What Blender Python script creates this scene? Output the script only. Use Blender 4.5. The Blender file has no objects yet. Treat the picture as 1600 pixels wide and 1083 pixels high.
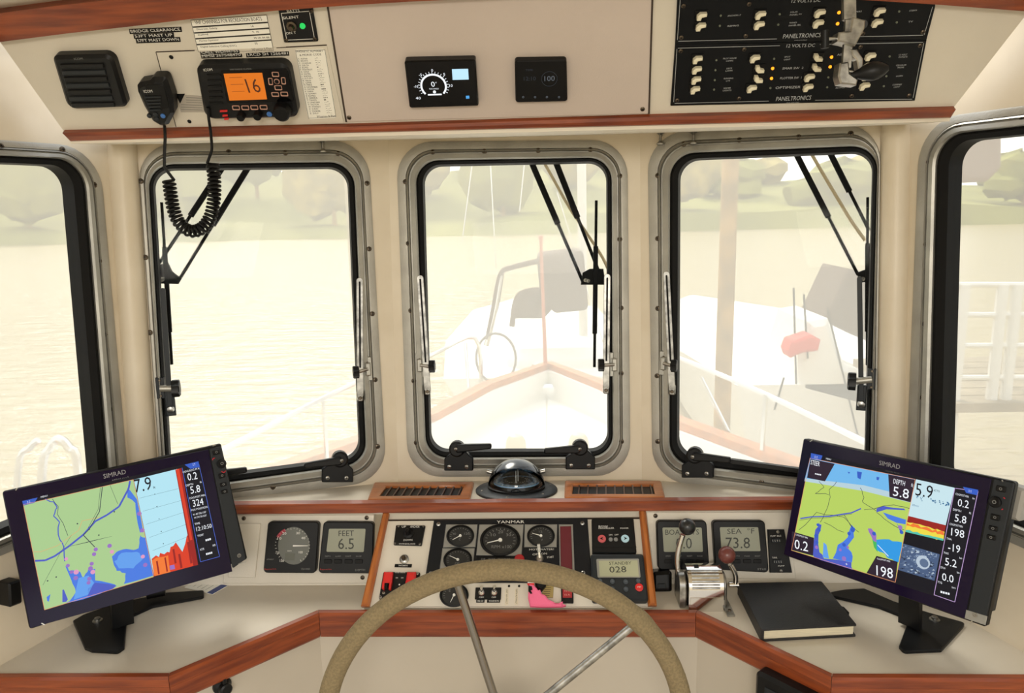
import bpy, bmesh, math, random
import numpy as np
from mathutils import Vector as V, Matrix
from mathutils.geometry import tessellate_polygon
random.seed(7)
C = bpy.context.scene.collection
SC = bpy.context.scene

# ------------------------------------------------------------------ camera, sky, sun, exposure
F, CX, CY = 1155.0, 800.0, 541.5
PITCH, YAW, ROLL = math.radians(10.9), math.radians(2.0), math.radians(1.27)
CAM = V((0.05, 0.0, 1.62))
fwd = V((-math.sin(YAW)*math.cos(PITCH), math.cos(YAW)*math.cos(PITCH), -math.sin(PITCH)))
rt0 = V((math.cos(YAW), math.sin(YAW), 0))
up0 = rt0.cross(fwd)
RT = rt0*math.cos(ROLL) - up0*math.sin(ROLL)
UP = up0*math.cos(ROLL) + rt0*math.sin(ROLL)
cam = bpy.data.cameras.new('camera')
cam.sensor_width = 36; cam.lens = 36*F/1600; cam.clip_start = .02; cam.clip_end = 600
co = bpy.data.objects.new('camera', cam); C.objects.link(co)
m = Matrix((RT, UP, -fwd)).transposed().to_4x4(); m.translation = CAM
co.matrix_world = m
SC.camera = co

w = bpy.data.worlds.new('hazy_sky'); SC.world = w; w.use_nodes = True
nt = w.node_tree; nt.nodes.clear()
wo = nt.nodes.new('ShaderNodeOutputWorld'); bg = nt.nodes.new('ShaderNodeBackground')
tc = nt.nodes.new('ShaderNodeTexCoord'); sx = nt.nodes.new('ShaderNodeSeparateXYZ')
cr = nt.nodes.new('ShaderNodeValToRGB')
nt.links.new(tc.outputs['Generated'], sx.inputs[0]); nt.links.new(sx.outputs['Z'], cr.inputs[0])
nt.links.new(cr.outputs[0], bg.inputs[0]); nt.links.new(bg.outputs[0], wo.inputs[0])
cr.color_ramp.elements[0].position = 0.0; cr.color_ramp.elements[0].color = (1.0, .95, .86, 1)
cr.color_ramp.elements[1].position = .7; cr.color_ramp.elements[1].color = (.84, .90, 1.0, 1)
bg.inputs[1].default_value = 1.3
sun = bpy.data.lights.new('sun', 'SUN'); sun.energy = 2.4; sun.angle = math.radians(20); sun.color = (1, .95, .86)
so = bpy.data.objects.new('sun', sun); C.objects.link(so)
so.rotation_euler = V((-.35, .75, 1.0)).to_track_quat('Z', 'Y').to_euler()
# added unseen fill light above and behind the helmsman, brightens the overhead console
la = bpy.data.lights.new('cabin_fill', 'AREA'); la.energy = 20; la.size = .6; la.color = (1, .93, .82)
lo = bpy.data.objects.new('cabin_fill', la); C.objects.link(lo); lo.location = (0, -.75, 1.95); lo.rotation_euler = (math.radians(48), 0, 0)
SC.view_settings.view_transform = 'Standard'; SC.view_settings.look = 'None'
SC.view_settings.gamma = 1; SC.view_settings.use_curve_mapping = False
SC.view_settings.exposure = 0.42

# ------------------------------------------------------------------ materials
def lin(c):
    c = c/255.0
    return c/12.92 if c <= .04045 else ((c+.055)/1.055)**2.4
def col(r, g, b): return (lin(r), lin(g), lin(b), 1)
MATS = {}
def mat(name, rgb, rough=.5, metal=0, noise=0, nscale=30, bump=0, bscale=200, coat=0, stretch=None, rgb2=None, spec=.5, trans=0):
    if name in MATS: return MATS[name]
    m = bpy.data.materials.new(name); m.use_nodes = True
    t = m.node_tree; b = t.nodes['Principled BSDF']
    b.inputs['Base Color'].default_value = col(*rgb); b.inputs['Roughness'].default_value = rough
    b.inputs['Metallic'].default_value = metal; b.inputs['Coat Weight'].default_value = coat
    b.inputs['Coat Roughness'].default_value = .12; b.inputs['Specular IOR Level'].default_value = spec
    if noise or bump:
        tc = t.nodes.new('ShaderNodeTexCoord'); mp = t.nodes.new('ShaderNodeMapping')
        t.links.new(tc.outputs['Object'], mp.inputs[0])
        if stretch: mp.inputs['Scale'].default_value = stretch
    if noise:
        n = t.nodes.new('ShaderNodeTexNoise'); n.inputs['Scale'].default_value = nscale; n.inputs['Detail'].default_value = 5
        t.links.new(mp.outputs[0], n.inputs[0])
        r = t.nodes.new('ShaderNodeValToRGB'); t.links.new(n.outputs['Fac'], r.inputs[0])
        k = 1-noise
        a = rgb2 if rgb2 else tuple(v*k for v in rgb)
        r.color_ramp.elements[0].position = .35; r.color_ramp.elements[0].color = col(*a)
        r.color_ramp.elements[1].position = .65; r.color_ramp.elements[1].color = col(*rgb)
        t.links.new(r.outputs[0], b.inputs['Base Color'])
    if bump:
        n2 = t.nodes.new('ShaderNodeTexNoise'); n2.inputs['Scale'].default_value = bscale; n2.inputs['Detail'].default_value = 3
        t.links.new(mp.outputs[0], n2.inputs[0])
        bp = t.nodes.new('ShaderNodeBump'); bp.inputs['Strength'].default_value = bump; bp.inputs['Distance'].default_value = .002
        t.links.new(n2.outputs['Fac'], bp.inputs['Height']); t.links.new(bp.outputs[0], b.inputs['Normal'])
    MATS[name] = m; return m
def emit(name, rgb, s=1.0):
    if name in MATS: return MATS[name]
    m = bpy.data.materials.new(name); m.use_nodes = True; t = m.node_tree
    b = t.nodes['Principled BSDF']; b.inputs['Base Color'].default_value = (.01, .01, .01, 1); b.inputs['Roughness'].default_value = .35; b.inputs['Specular IOR Level'].default_value = .15
    b.inputs['Emission Color'].default_value = col(*rgb); b.inputs['Emission Strength'].default_value = s
    MATS[name] = m; return m

CREAM = mat('cream_laminate', (214, 207, 193), .45, noise=.03, nscale=4, bump=.15, bscale=500)
PANEL = mat('overhead_laminate', (200, 187, 178), .5, noise=.03, nscale=5, bump=.1, bscale=500)
CREAM2 = mat('cream_overhead', (216, 209, 195), .5, noise=.04, nscale=5, bump=.1, bscale=500)
WALLM = mat('wall_gelcoat', (218, 207, 187), .4, noise=.04, nscale=6, rgb2=(208, 195, 172))
COUNT = mat('counter_laminate', (200, 191, 175), .38, noise=.035, nscale=8, bump=.1, bscale=700)
BULK = mat('bulkhead_laminate', (194, 185, 170), .45, noise=.04, nscale=3)
CEIL = mat('ceiling_vinyl', (228, 220, 204), .6, noise=.03, nscale=5)
WOOD = mat('varnished_mahogany', (146, 68, 28), .4, noise=1, nscale=7, rgb2=(104, 40, 14), stretch=(1.2, 14, 14), coat=.25, bump=.1, bscale=60)
WOOD2 = mat('golden_teak', (180, 106, 46), .36, noise=1, nscale=8, rgb2=(146, 78, 30), stretch=(1.5, 16, 16), coat=.3)
ALU = mat('weathered_aluminium', (170, 168, 160), .42, .7, noise=.12, nscale=14, bump=.15, bscale=300)
ALU2 = mat('aluminium_flange', (176, 173, 164), .45, .5, noise=.10, nscale=12, bump=.2, bscale=260)
STEEL = mat('steel_screw', (92, 82, 70), .35, .9)
CHROME = mat('chrome', (225, 222, 218), .1, 1)
CHROME2 = mat('worn_chrome', (190, 188, 182), .28, .95, noise=.3, nscale=60)
BLACK = mat('black_plastic', (11, 12, 14), .42, bump=.1, bscale=900, spec=.3)
BLACK2 = mat('black_matte', (6, 6, 7), .5, spec=.25)
CHAR = mat('charcoal_plastic', (34, 38, 42), .5, spec=.3)
RUB = mat('black_rubber', (8, 8, 8), .6, spec=.2)
GLOSS = mat('black_glass', (3, 3, 5), .12, spec=.25)
VGLASS = mat('violet_reflection_glass', (16, 5, 40), .14, spec=.25)  # violet reflection on the plotter glass, painted as an even base colour
NAVY = mat('navy_black_panel', (14, 17, 23), .45, spec=.3)
SILV = mat('silver_bezel', (150, 150, 146), .4, .4)
WHITE = mat('white_print', (225, 224, 218), .6)
GREY = mat('grey_print', (120, 120, 118), .6)
IVORY = mat('ivory_switch', (232, 226, 200), .4)
RED = mat('red_plastic', (206, 36, 34), .35)
MAROON = mat('maroon_strip', (96, 26, 38), .4)
PINK = mat('pink_foam', (236, 106, 146), .7, bump=.3, bscale=900)
LCD = mat('grey_lcd', (140, 142, 124), .3)
LCDG = mat('green_grey_lcd', (168, 170, 142), .3)
LCDT = mat('lcd_digits', (48, 50, 44), .5)
LBL = mat('label_paper', (240, 238, 228), .6)
LBLT = mat('label_ink', (40, 38, 36), .7)
BLUE = mat('blue_print', (60, 110, 180), .5)
SUEDE = mat('tan_suede', (140, 124, 92), .9, noise=.14, nscale=260, bump=.7, bscale=420)
BOOK = mat('black_leatherette', (28, 28, 30), .5, bump=.4, bscale=600)
PAGES = mat('page_edges', (226, 216, 186), .8, stretch=(1, 1, 60), noise=.12, nscale=40)
WIPB = mat('wiper_black', (12, 12, 13), .75, spec=.12)
GROOVE = mat('dark_seam', (60, 48, 40), .8)

# ------------------------------------------------------------------ projection helpers
def ray(px, py):
    return (fwd*F + RT*(px-CX) - UP*(py-CY)).normalized()
class Plane:
    def __init__(s, o, u, v=None, n=None):
        s.o = V(o); s.u = V(u).normalized()
        if n is None: n = s.u.cross(V(v))
        s.n = V(n).normalized(); s.v = s.n.cross(s.u).normalized()
    def hit(s, px, py, z=0):
        d = ray(px, py); o = s.o + s.n*z
        return CAM + d*((o-CAM).dot(s.n)/d.dot(s.n))
    def l(s, px, py, z=0):
        p = s.hit(px, py, z) - s.o
        return (p.dot(s.u), p.dot(s.v))
    def ll(s, pts, z=0): return [s.l(x, y, z) for x, y in pts]
    def w(s, a, b, z=0): return s.o + s.u*a + s.v*b + s.n*z
    def off(s, z): return Plane(s.o+s.n*z, s.u, n=s.n)
    def mat(s, a=0, b=0, z=0):
        m = Matrix((s.u, s.v, s.n)).transposed().to_4x4(); m.translation = s.w(a, b, z); return m
    def px(s, px, py, n=1.0):                     # metres per pixel at this pixel
        a = s.l(px-5, py); b = s.l(px+5, py); return math.dist(a, b)/10*n
def zz(sc, ox, oy):
    return lambda *p: (p[0]/sc+ox, p[1]/sc+oy)
def zs(sc, ox, oy):
    return lambda pts: [(x/sc+ox, y/sc+oy) for x, y in pts]

r20, r70 = math.radians(20), math.radians(70)
s5, c5 = math.sin(math.radians(5.5)), math.cos(math.radians(5.5))
PC = Plane((0, 1.605, .997), (1, 0, 0), (0, s5, c5))
a, b = PC.hit(622, 748), PC.hit(606, 225)
PL = Plane(a, (math.cos(r20), math.sin(r20), 0), b-a); seamL = (a, b)
a, b = PC.hit(1003, 748), PC.hit(1000, 222)
PR = Plane(a, (math.cos(r20), -math.sin(r20), 0), b-a); seamR = (a, b)
a, b = PL.hit(222, 740), PL.hit(186, 216)
SL = Plane(a, (math.cos(r70), math.sin(r70), 0), b-a); seamSL = (a, b)
a, b = PR.hit(1394, 700), PR.hit(1403, 185)
SR = Plane(a, (math.cos(r70), -math.sin(r70), 0), b-a); seamSR = (a, b)
PO = Plane((0, 1.33, 1.755), (1, 0, 0), (0, -.61, .793))
s7, c7 = math.sin(math.radians(7)), math.cos(math.radians(7))
SH = Plane((0, 1.42, 1.02), (1, 0, 0), (0, c7, -s7))
PD = Plane((0, 1.285, .86), (1, 0, 0), (0, .135, .130))
PV = Plane((0, 1.385, .86), (1, 0, 0), (0, .035, .14))
ZC = .86
CT = Plane((0, 1.2, ZC), (1, 0, 0), (0, 1, 0))

# ------------------------------------------------------------------ mesh builder
TXT = {}
def text_mesh(s):
    if s in TXT: return TXT[s]
    cu = bpy.data.curves.new('t', 'FONT'); cu.body = s; cu.size = 1; cu.resolution_u = 2
    ob = bpy.data.objects.new('t', cu); C.objects.link(ob)
    dg = bpy.context.evaluated_depsgraph_get(); ev = ob.evaluated_get(dg)
    me = ev.to_mesh()
    vs = [(v.co.x, v.co.y) for v in me.vertices]; fs = [tuple(p.vertices) for p in me.polygons]
    ev.to_mesh_clear(); bpy.data.objects.remove(ob); bpy.data.curves.remove(cu)
    TXT[s] = (vs, fs); return TXT[s]
def round_poly(pts, r, k=6):
    out = []; n = len(pts)
    for i in range(n):
        p0, p, p1 = V(pts[i-1]).to_2d(), V(pts[i]).to_2d(), V(pts[(i+1) % n]).to_2d()
        a = (p0-p); b = (p1-p); la_, lb = a.length, b.length; a /= la_; b /= lb
        ang = math.acos(max(-1, min(1, a.dot(b))))
        rr = r[i] if isinstance(r, (list, tuple)) else r
        t = min(rr/math.tan(ang/2), la_*.49, lb*.49); rr = t*math.tan(ang/2)
        if rr < 1e-6 or ang > 3.1:
            out += [tuple(p)]*1 if k < 2 else [tuple(p)]*(k+1); continue
        c = p + (a+b).normalized()*(rr/math.sin(ang/2))
        s = p+a*t-c; e = p+b*t-c
        a0 = math.atan2(s.y, s.x); a1 = math.atan2(e.y, e.x)
        d = (a1-a0+math.pi) % (2*math.pi)-math.pi
        for j in range(k+1):
            q = a0+d*j/k; out.append((c.x+rr*math.cos(q), c.y+rr*math.sin(q)))
    return out
def area2(p): return sum(p[i-1][0]*p[i][1]-p[i][0]*p[i-1][1] for i in range(len(p)))
def inset(pts, d):
    if area2(pts) < 0: d = -d
    n = len(pts); out = []
    for i in range(n):
        p = V(pts[i]); j = i-1
        while (V(pts[j])-p).length < 1e-7 and j > i-n: j -= 1
        a = (p-V(pts[j])).normalized(); j = i+1
        while (V(pts[j % n])-p).length < 1e-7 and j < i+n: j += 1
        b = (V(pts[j % n])-p).normalized()
        na = V((-a.y, a.x)); nb = V((-b.y, b.x)); m = na+nb
        if m.length < 1e-5: m = na
        m.normalize(); k = d/max(.35, m.dot(na)); q = p+m*k
        out.append((q.x, q.y))
    return out
def lerpq(a, b, t): return [(x0+(x1-x0)*t, y0+(y1-y0)*t) for (x0, y0), (x1, y1) in zip(a, b)]
def circ(c, r, n=20, ry=None):
    ry = r if ry is None else ry
    return [(c[0]+r*math.cos(2*math.pi*i/n), c[1]+ry*math.sin(2*math.pi*i/n)) for i in range(n)]
class MB:
    def __init__(s): s.bm = bmesh.new(); s.mats = []; s.mi = 0
    def m(s, mt):
        if mt not in s.mats: s.mats.append(mt)
        s.mi = s.mats.index(mt); return s
    def face(s, vs):
        try: f = s.bm.faces.new(vs); f.material_index = s.mi; f.smooth = True
        except ValueError: pass
    def verts(s, pts): return [s.bm.verts.new(p) for p in pts]
    def rings(s, rs, close=True, cap0=False, cap1=False):
        R = [s.verts(r) for r in rs]; n = len(R[0])
        for A, B in zip(R, R[1:]):
            for i in range(n if close else n-1):
                j = (i+1) % n; s.face((A[i], A[j], B[j], B[i]))
        if cap0: s.cap(R[0])
        if cap1: s.cap(R[-1])
        return s
    def cap(s, vs):
        if len(vs) <= 4: s.face(vs); return
        for t in tessellate_polygon([[v.co for v in vs]]): s.face([vs[i] for i in t])
    def poly(s, P, pts, z=0, holes=()):
        loops = [[P.w(a, b, z) for a, b in L] for L in [pts]+list(holes)]
        vs = [v for L in loops for v in s.verts(L)]
        for t in tessellate_polygon(loops): s.face([vs[i] for i in t])
        return s
    def wall(s, P, outer, holes, z0, z1):
        s.poly(P, outer, z1, holes); s.poly(P, outer, z0, holes)
        for L in [outer]+list(holes):
            s.rings([[P.w(a, b, z0) for a, b in L], [P.w(a, b, z1) for a, b in L]])
        return s
    def prism(s, P, pts, z0, z1, bev=0):
        rs = [[P.w(a, b, z0) for a, b in pts], [P.w(a, b, z1-bev*(1 if z1 > z0 else -1)) for a, b in pts]]
        if bev: rs.append([P.w(a, b, z1) for a, b in inset(pts, bev)])
        return s.rings(rs, cap0=True, cap1=True)
    def rprism(s, P, pts, r, z0, z1, bev=0, k=4): return s.prism(P, round_poly(pts, r, k), z0, z1, bev)
    def box(s, P, cx, cy, w_, h, z0, z1, bev=0, r=0):
        q = [(cx-w_/2, cy-h/2), (cx+w_/2, cy-h/2), (cx+w_/2, cy+h/2), (cx-w_/2, cy+h/2)]
        if r: q = round_poly(q, r, 3)
        return s.prism(P, q, z0, z1, bev)
    def lathe(s, P, c, prof, n=24, sx_=1, sy_=1):
        rs = [[P.w(c[0]+sx_*r*math.cos(2*math.pi*i/n), c[1]+sy_*r*math.sin(2*math.pi*i/n), z) for i in range(n)] for r, z in prof]
        return s.rings(rs, cap0=True, cap1=True)
    def cyl(s, p0, p1, r0, r1=None, n=14):
        return s.tube([p0, p1], r0 if r1 is None else [r0, r1], n)
    def tube(s, pts, r, n=10, cap=True, closed=False):
        pts = [V(p) for p in pts]; rs = []; N = len(pts)
        t0 = (pts[1]-pts[0]).normalized()
        ref = V((0, 0, 1)) if abs(t0.z) < .9 else V((1, 0, 0))
        nrm = t0.cross(ref).normalized()
        for i, p in enumerate(pts):
            if closed: t = (pts[(i+1) % N]-pts[i-1]).normalized()
            else: t = (pts[min(i+1, N-1)]-pts[max(i-1, 0)]).normalized()
            nrm = (nrm-t*nrm.dot(t)).normalized(); bn = t.cross(nrm)
            rr = r[i] if isinstance(r, (list, tuple)) else r
            rs.append([p+nrm*rr*math.cos(2*math.pi*j/n)+bn*rr*math.sin(2*math.pi*j/n) for j in range(n)])
        if closed: rs.append(rs[0]); return s.rings(rs)
        return s.rings(rs, cap0=cap, cap1=cap)
    def bar(s, p0, p1, w_, h, upv=(0, 0, 1), bev=0):
        p0 = V(p0); p1 = V(p1); t = (p1-p0).normalized(); sd = t.cross(V(upv)).normalized(); u_ = sd.cross(t)
        P = Plane(p0, sd, n=t)
        return s.box(P, 0, 0, w_, h, 0, (p1-p0).length, bev)
    def ball(s, c, r, n=16, sc=(1, 1, 1), lo=-1.0, hi=1.0):
        c = V(c); k = n//2; rs = []
        for i in range(k+1):
            t = lo+(hi-lo)*i/k; ph = t*math.pi/2; rr = max(1e-5, math.cos(ph))*r; zz_ = math.sin(ph)*r
            rs.append([c+V((sc[0]*rr*math.cos(2*math.pi*j/n), sc[1]*rr*math.sin(2*math.pi*j/n), sc[2]*zz_)) for j in range(n)])
        return s.rings(rs, cap0=True, cap1=True)
    def text(s, P, txt, x0, y0, x1, y1, h, z, mt=None):
        """text whose base line runs from local (x0,y0) to (x1,y1), height h (metres)"""
        if mt: s.m(mt)
        vs, fs = text_mesh(txt)
        if not vs: return s
        xs = [v[0] for v in vs]; ys = [v[1] for v in vs]; a0, a1 = min(xs), max(xs); b0, b1 = min(ys), max(ys)
        d = V((x1-x0, y1-y0)); up = V((-d.y, d.x)).normalized()*h
        vv = s.verts([P.w(*(V((x0, y0))+d*((x-a0)/(a1-a0))+up*((y-b0)/max(1e-6, b1-b0))), z) for x, y in vs])
        for f in fs: s.face([vv[i] for i in f])
        return s
    def ptext(s, P, txt, p0, p1, hpx, z, mt=None):
        a_, b_ = P.l(*p0, z), P.l(*p1, z)
        mx, my = (p0[0]+p1[0])/2, (p0[1]+p1[1])/2
        q = P.l(mx, my, z); t = P.l(mx+(p1[1]-p0[1])*0, my-hpx, z)
        return s.text(P, txt, *a_, *b_, math.dist(q, t), z, mt)

def _mesh(mb, M, name):
    bm = mb.bm; bmesh.ops.recalc_face_normals(bm, faces=bm.faces)
    me = bpy.data.meshes.new(name); bm.transform(M.inverted()); bm.to_mesh(me); bm.free()
    for m_ in mb.mats or [BLACK]: me.materials.append(m_)
    me.set_sharp_from_angle(angle=math.radians(32))
    return me
def thing(name, label, cat, M=None, group=None, kind=None):
    o = bpy.data.objects.new(name, None); C.objects.link(o); o.empty_display_size = .02
    if M is not None: o.matrix_world = M
    if label: o['label'] = label
    if cat: o['category'] = cat
    if group: o['group'] = group
    if kind: o['kind'] = kind
    return o
def wm(o):                      # world matrix without waiting for the depsgraph
    return (wm(o.parent) if o.parent else Matrix())@o.matrix_basis
def part(name, mb, parent, label=None, M=None, kind=None):
    W = wm(parent); M = W if M is None else M
    o = bpy.data.objects.new(name, _mesh(mb, M, name)); C.objects.link(o)
    o.parent = parent; o.matrix_basis = W.inverted()@M
    if label: o['label'] = label
    if kind: o['kind'] = kind
    return o
def solo(name, mb, label, cat, M=None, group=None, kind=None):
    if M is None:
        vs = [v.co for v in mb.bm.verts]
        M = Matrix.Translation(((min(v.x for v in vs)+max(v.x for v in vs))/2, (min(v.y for v in vs)+max(v.y for v in vs))/2, min(v.z for v in vs)))
    o = bpy.data.objects.new(name, _mesh(mb, M, name)); C.objects.link(o); o.matrix_basis = M
    if label: o['label'] = label
    if cat: o['category'] = cat
    if group: o['group'] = group
    if kind: o['kind'] = kind
    return o
def struct(name, mb, M=None): return solo(name, mb, None, None, M, kind='structure')
def xmat(p0, p1, up=(0, 0, 1)):
    x = (V(p1)-V(p0)).normalized(); y = V(up).cross(x).normalized(); z = x.cross(y)
    m = Matrix((x, y, z)).transposed().to_4x4(); m.translation = V(p0); return m
def copy_tree(o, M, label=None):
    c = o.copy(); C.objects.link(c); c.matrix_basis = M
    if label: c['label'] = label
    for ch in [k for k in bpy.data.objects if k.parent == o]:
        d = ch.copy(); C.objects.link(d); d.parent = c
        for g in [k for k in bpy.data.objects if k.parent == ch]:
            e = g.copy(); C.objects.link(e); e.parent = d
    return c
def screw(P, px, py, z, r, parent, name='screw', mt=None):
    mb = MB().m(mt or STEEL); c = P.l(px, py, z)
    mb.lathe(P, c, [(r, z-.001), (r, z+.0008), (r*.6, z+.002), (r*.2, z+.0022)], 10)
    mb.m(BLACK2); mb.box(P, *c, r*1.1, r*.25, z+.002, z+.0024); mb.box(P, *c, r*.25, r*1.1, z+.002, z+.0024)
    return part(name, mb, parent)

# ------------------------------------------------------------------ the wheelhouse shell
def zline(P, z):       # v coordinate on plane P where world z is reached (u horizontal)
    return (z-P.o.z)/P.v.z
def seam_at(seam, z):
    a, b = seam; t = (z-a.z)/(b.z-a.z); return a+(b-a)*t
TOPZ, BOTZ = 1.84, .80
sideW = 1.9
def to_l(P, p): d = V(p)-P.o; return (d.dot(P.u), d.dot(P.v))

WIN = {}
def make_window(no, P, O, B, G, screws, walls=True):
    """O/B/G: local quads (TL,TR,BR,BL) of flange, gasket and glass"""
    t = thing('window_%d' % no, None, None, P.mat(*lerpq([O[3]], [O[2]], .5)[0]), kind='structure')
    K = 8; rO, rB, rG = .078, .05, .04
    def ring(k, ra=None):
        q = lerpq(O, B, k); return round_poly(q, ra if ra else rO+(rB-rO)*k, K)
    mb = MB().m(ALU2)
    prof = [(0, 0), (0, .003), (.12, .0045), (.42, .0045), (.46, .001)]
    mb.rings([[P.w(x, y, z) for x, y in ring(k)] for k, z in prof]); part('flange', mb, t)
    mb = MB().m(ALU)
    prof = [(.46, .001), (.47, .006), (.56, .009), (.60, .004), (.66, .004), (.70, .012), (.93, .014), (1.0, .010), (1.0, -.03)]
    mb.rings([[P.w(x, y, z) for x, y in ring(k)] for k, z in prof]); part('window_frame', mb, t)
    mb = MB().m(RUB)
    prof = [(0, -.03, rB), (0, .006, rB), (.35, .008, rB-.003), (1, .002, rG), (1, -.03, rG)]
    mb.rings([[P.w(x, y, z) for x, y in round_poly(lerpq(B, G, k), r, K)] for k, z, r in prof]); part('gasket', mb, t)
    mb = MB().m(GLASS); mb.prism(P, inset(round_poly(lerpq(B, G, .5), rG, K), 0), -.016, -.011); part('pane', mb, t)
    for px, py in screws: screw(P, px, py, .005, .0056, t)
    WIN[no] = (t, P, O, B, G)
    return ring(.9)

gm = bpy.data.materials.new('window_glass'); gm.use_nodes = True; n_ = gm.node_tree; n_.nodes.clear()
o1 = n_.nodes.new('ShaderNodeOutputMaterial'); mx = n_.nodes.new('ShaderNodeMixShader')
tr = n_.nodes.new('ShaderNodeBsdfTransparent'); gl = n_.nodes.new('ShaderNodeBsdfGlossy'); gl.inputs['Roughness'].default_value = .02
mx.inputs[0].default_value = .0015; tr.inputs[0].default_value = (.96, .97, .96, 1)
n_.links.new(tr.outputs[0], mx.inputs[1]); n_.links.new(gl.outputs[0], mx.inputs[2]); n_.links.new(mx.outputs[0], o1.inputs[0])
GLASS = gm
# woven mesh sun cover: threads scatter daylight, gaps let the view through
sm = bpy.data.materials.new('sun_mesh'); sm.use_nodes = True; n_ = sm.node_tree; n_.nodes.clear()
o1 = n_.nodes.new('ShaderNodeOutputMaterial'); mx = n_.nodes.new('ShaderNodeMixShader'); m2 = n_.nodes.new('ShaderNodeMixShader')
tr = n_.nodes.new('ShaderNodeBsdfTransparent'); df = n_.nodes.new('ShaderNodeBsdfDiffuse'); tl = n_.nodes.new('ShaderNodeBsdfTranslucent')
df.inputs[0].default_value = (.9, .88, .84, 1); tl.inputs[0].default_value = (.97, .95, .91, 1); m2.inputs[0].default_value = .75
mx.inputs[0].default_value = .44
n_.links.new(df.outputs[0], m2.inputs[1]); n_.links.new(tl.outputs[0], m2.inputs[2])
n_.links.new(tr.outputs[0], mx.inputs[1]); n_.links.new(m2.outputs[0], mx.inputs[2]); n_.links.new(mx.outputs[0], o1.inputs[0])
SUNMESH = sm

zc_ = zs(747/400, 600, 200); zl_ = zs(1.8045, 180, 200); zr_ = zs(1.8045, 1000, 180)
hC = make_window(1, PC, PC.ll([(619, 222), (980, 219), (985, 743), (638, 745)]), PC.ll([(650, 252), (955, 247), (957, 712), (667, 714)]),
    PC.ll([(660, 258), (949, 252), (951, 705), (672, 706)]),
    zc_([(142, 70), (293, 68), (450, 66), (602, 63), (688, 140), (688, 325), (692, 525), (692, 716), (693, 915), (62, 157), (71, 337), (78, 533), (87, 738), (94, 918)]))
hL = make_window(2, PL, PL.ll([(214, 224), (575, 219), (604, 750), (254, 797)]), PL.ll([(232, 258), (552, 254), (572, 722), (262, 765)]),
    PL.ll([(238, 264), (544, 261), (563, 716), (267, 755)]),
    zl_([(320, 68), (480, 70), (628, 72), (710, 156), (716, 341), (725, 524), (733, 710), (740, 898), (445, 1013), (72, 150), (85, 365), (98, 577)]))
hR = make_window(3, PR, PR.ll([(1012, 208), (1376, 191), (1370, 798), (1020, 748)]), PR.ll([(1048, 241), (1371, 228), (1358, 757), (1047, 722)]),
    PR.ll([(1060, 249), (1365, 236), (1351, 748), (1058, 712)]),
    zr_([(123, 82), (280, 70), (447, 62), (594, 52), (50, 170), (50, 348), (50, 545), (48, 735), (50, 920), (343, 1035)]))
def side_quad(P, top, rt, rb, bot, sgn, W):
    """top pixel, two pixels of the forward edge, bottom pixel -> local quad TL,TR,BR,BL"""
    vt = P.l(*top)[1]; vb = P.l(*bot)[1]; a = P.l(*rt); b = P.l(*rb)
    uat = lambda v: a[0]+(b[0]-a[0])*(v-a[1])/(b[1]-a[1])
    if sgn < 0: return [(uat(vt)-W, vt), (uat(vt), vt), (uat(vb), vb), (uat(vb)-W, vb)]
    return [(uat(vt), vt), (uat(vt)+W, vt), (uat(vb)+W, vb), (uat(vb), vb)]
Wd = .62
hSL = make_window(4, SL, side_quad(SL, (40, 222), (157, 272), (196, 715), (0, 868), -1, Wd),
    side_quad(SL, (40, 246), (129, 292), (163, 710), (0, 838), -1, Wd-.08), side_quad(SL, (40, 256), (114, 290), (150, 710), (0, 826), -1, Wd-.1),
    zs(2.0825, 0, 200)([(3, 60), (203, 70), (307, 185), (323, 433), (342, 673), (361, 915)]))
hSR = make_window(5, SR, side_quad(SR, (1560, 171), (1436, 262), (1419, 702), (1600, 856), 1, Wd),
    side_quad(SR, (1560, 202), (1468, 262), (1456, 710), (1600, 822), 1, Wd-.08), side_quad(SR, (1560, 214), (1483, 288), (1472, 710), (1600, 810), 1, Wd-.1),
    zs(1.69, 1360, 140)([(232, 95), (402, 77), (154, 191), (146, 409), (141, 619), (134, 813)]))

def facet(name, P, sa, sb, hole):
    pts = [seam_at(sa, TOPZ), seam_at(sb, TOPZ), seam_at(sb, BOTZ), seam_at(sa, BOTZ)]
    mb = MB().m(WALLM); mb.wall(P, [to_l(P, p) for p in pts], [hole], -.03, 0); struct(name, mb, P.mat())
facet('wall_front', PC, seamL, seamR, hC)
facet('wall_front_left', PL, seamSL, seamL, hL)
facet('wall_front_right', PR, seamR, seamSR, hR)
def side(name, P, seam, sg, hole):
    a, b = to_l(P, seam_at(seam, 2.15)), to_l(P, seam_at(seam, 0))
    pts = [(a[0]+sg*sideW, a[1]), a, b, (b[0]+sg*sideW, b[1])]
    mb = MB().m(WALLM); mb.wall(P, pts, [hole], -.03, 0); struct(name, mb, P.mat())
side('wall_left', SL, seamSL, -1, hSL)
side('wall_right', SR, seamSR, 1, hSR)

# round corner posts between the windows
for no, P, c0, c1, wpx in ((1, PL, (188, 214), (223, 740), 51), (2, PR, (1402, 180), (1393, 735), 53)):
    a, b = P.hit(*c0, .004), P.hit(*c1, .004); d = (b-a).normalized(); a = a-d*.08; b = b+d*.17
    r = P.px(*c0)*wpx/2*.97
    mb = MB().m(WALLM).cyl(a, b, r, r, 28); struct('pillar_%d' % no, mb)

# overhead console face
mb = MB().m(CREAM2)
mb.prism(PO, PO.ll([(101, 207), (-75, -40), (1655, -75), (1680, -75), (1487, 172)]), -.02, 0); struct('wall_overhead', mb, PO.mat())
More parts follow.
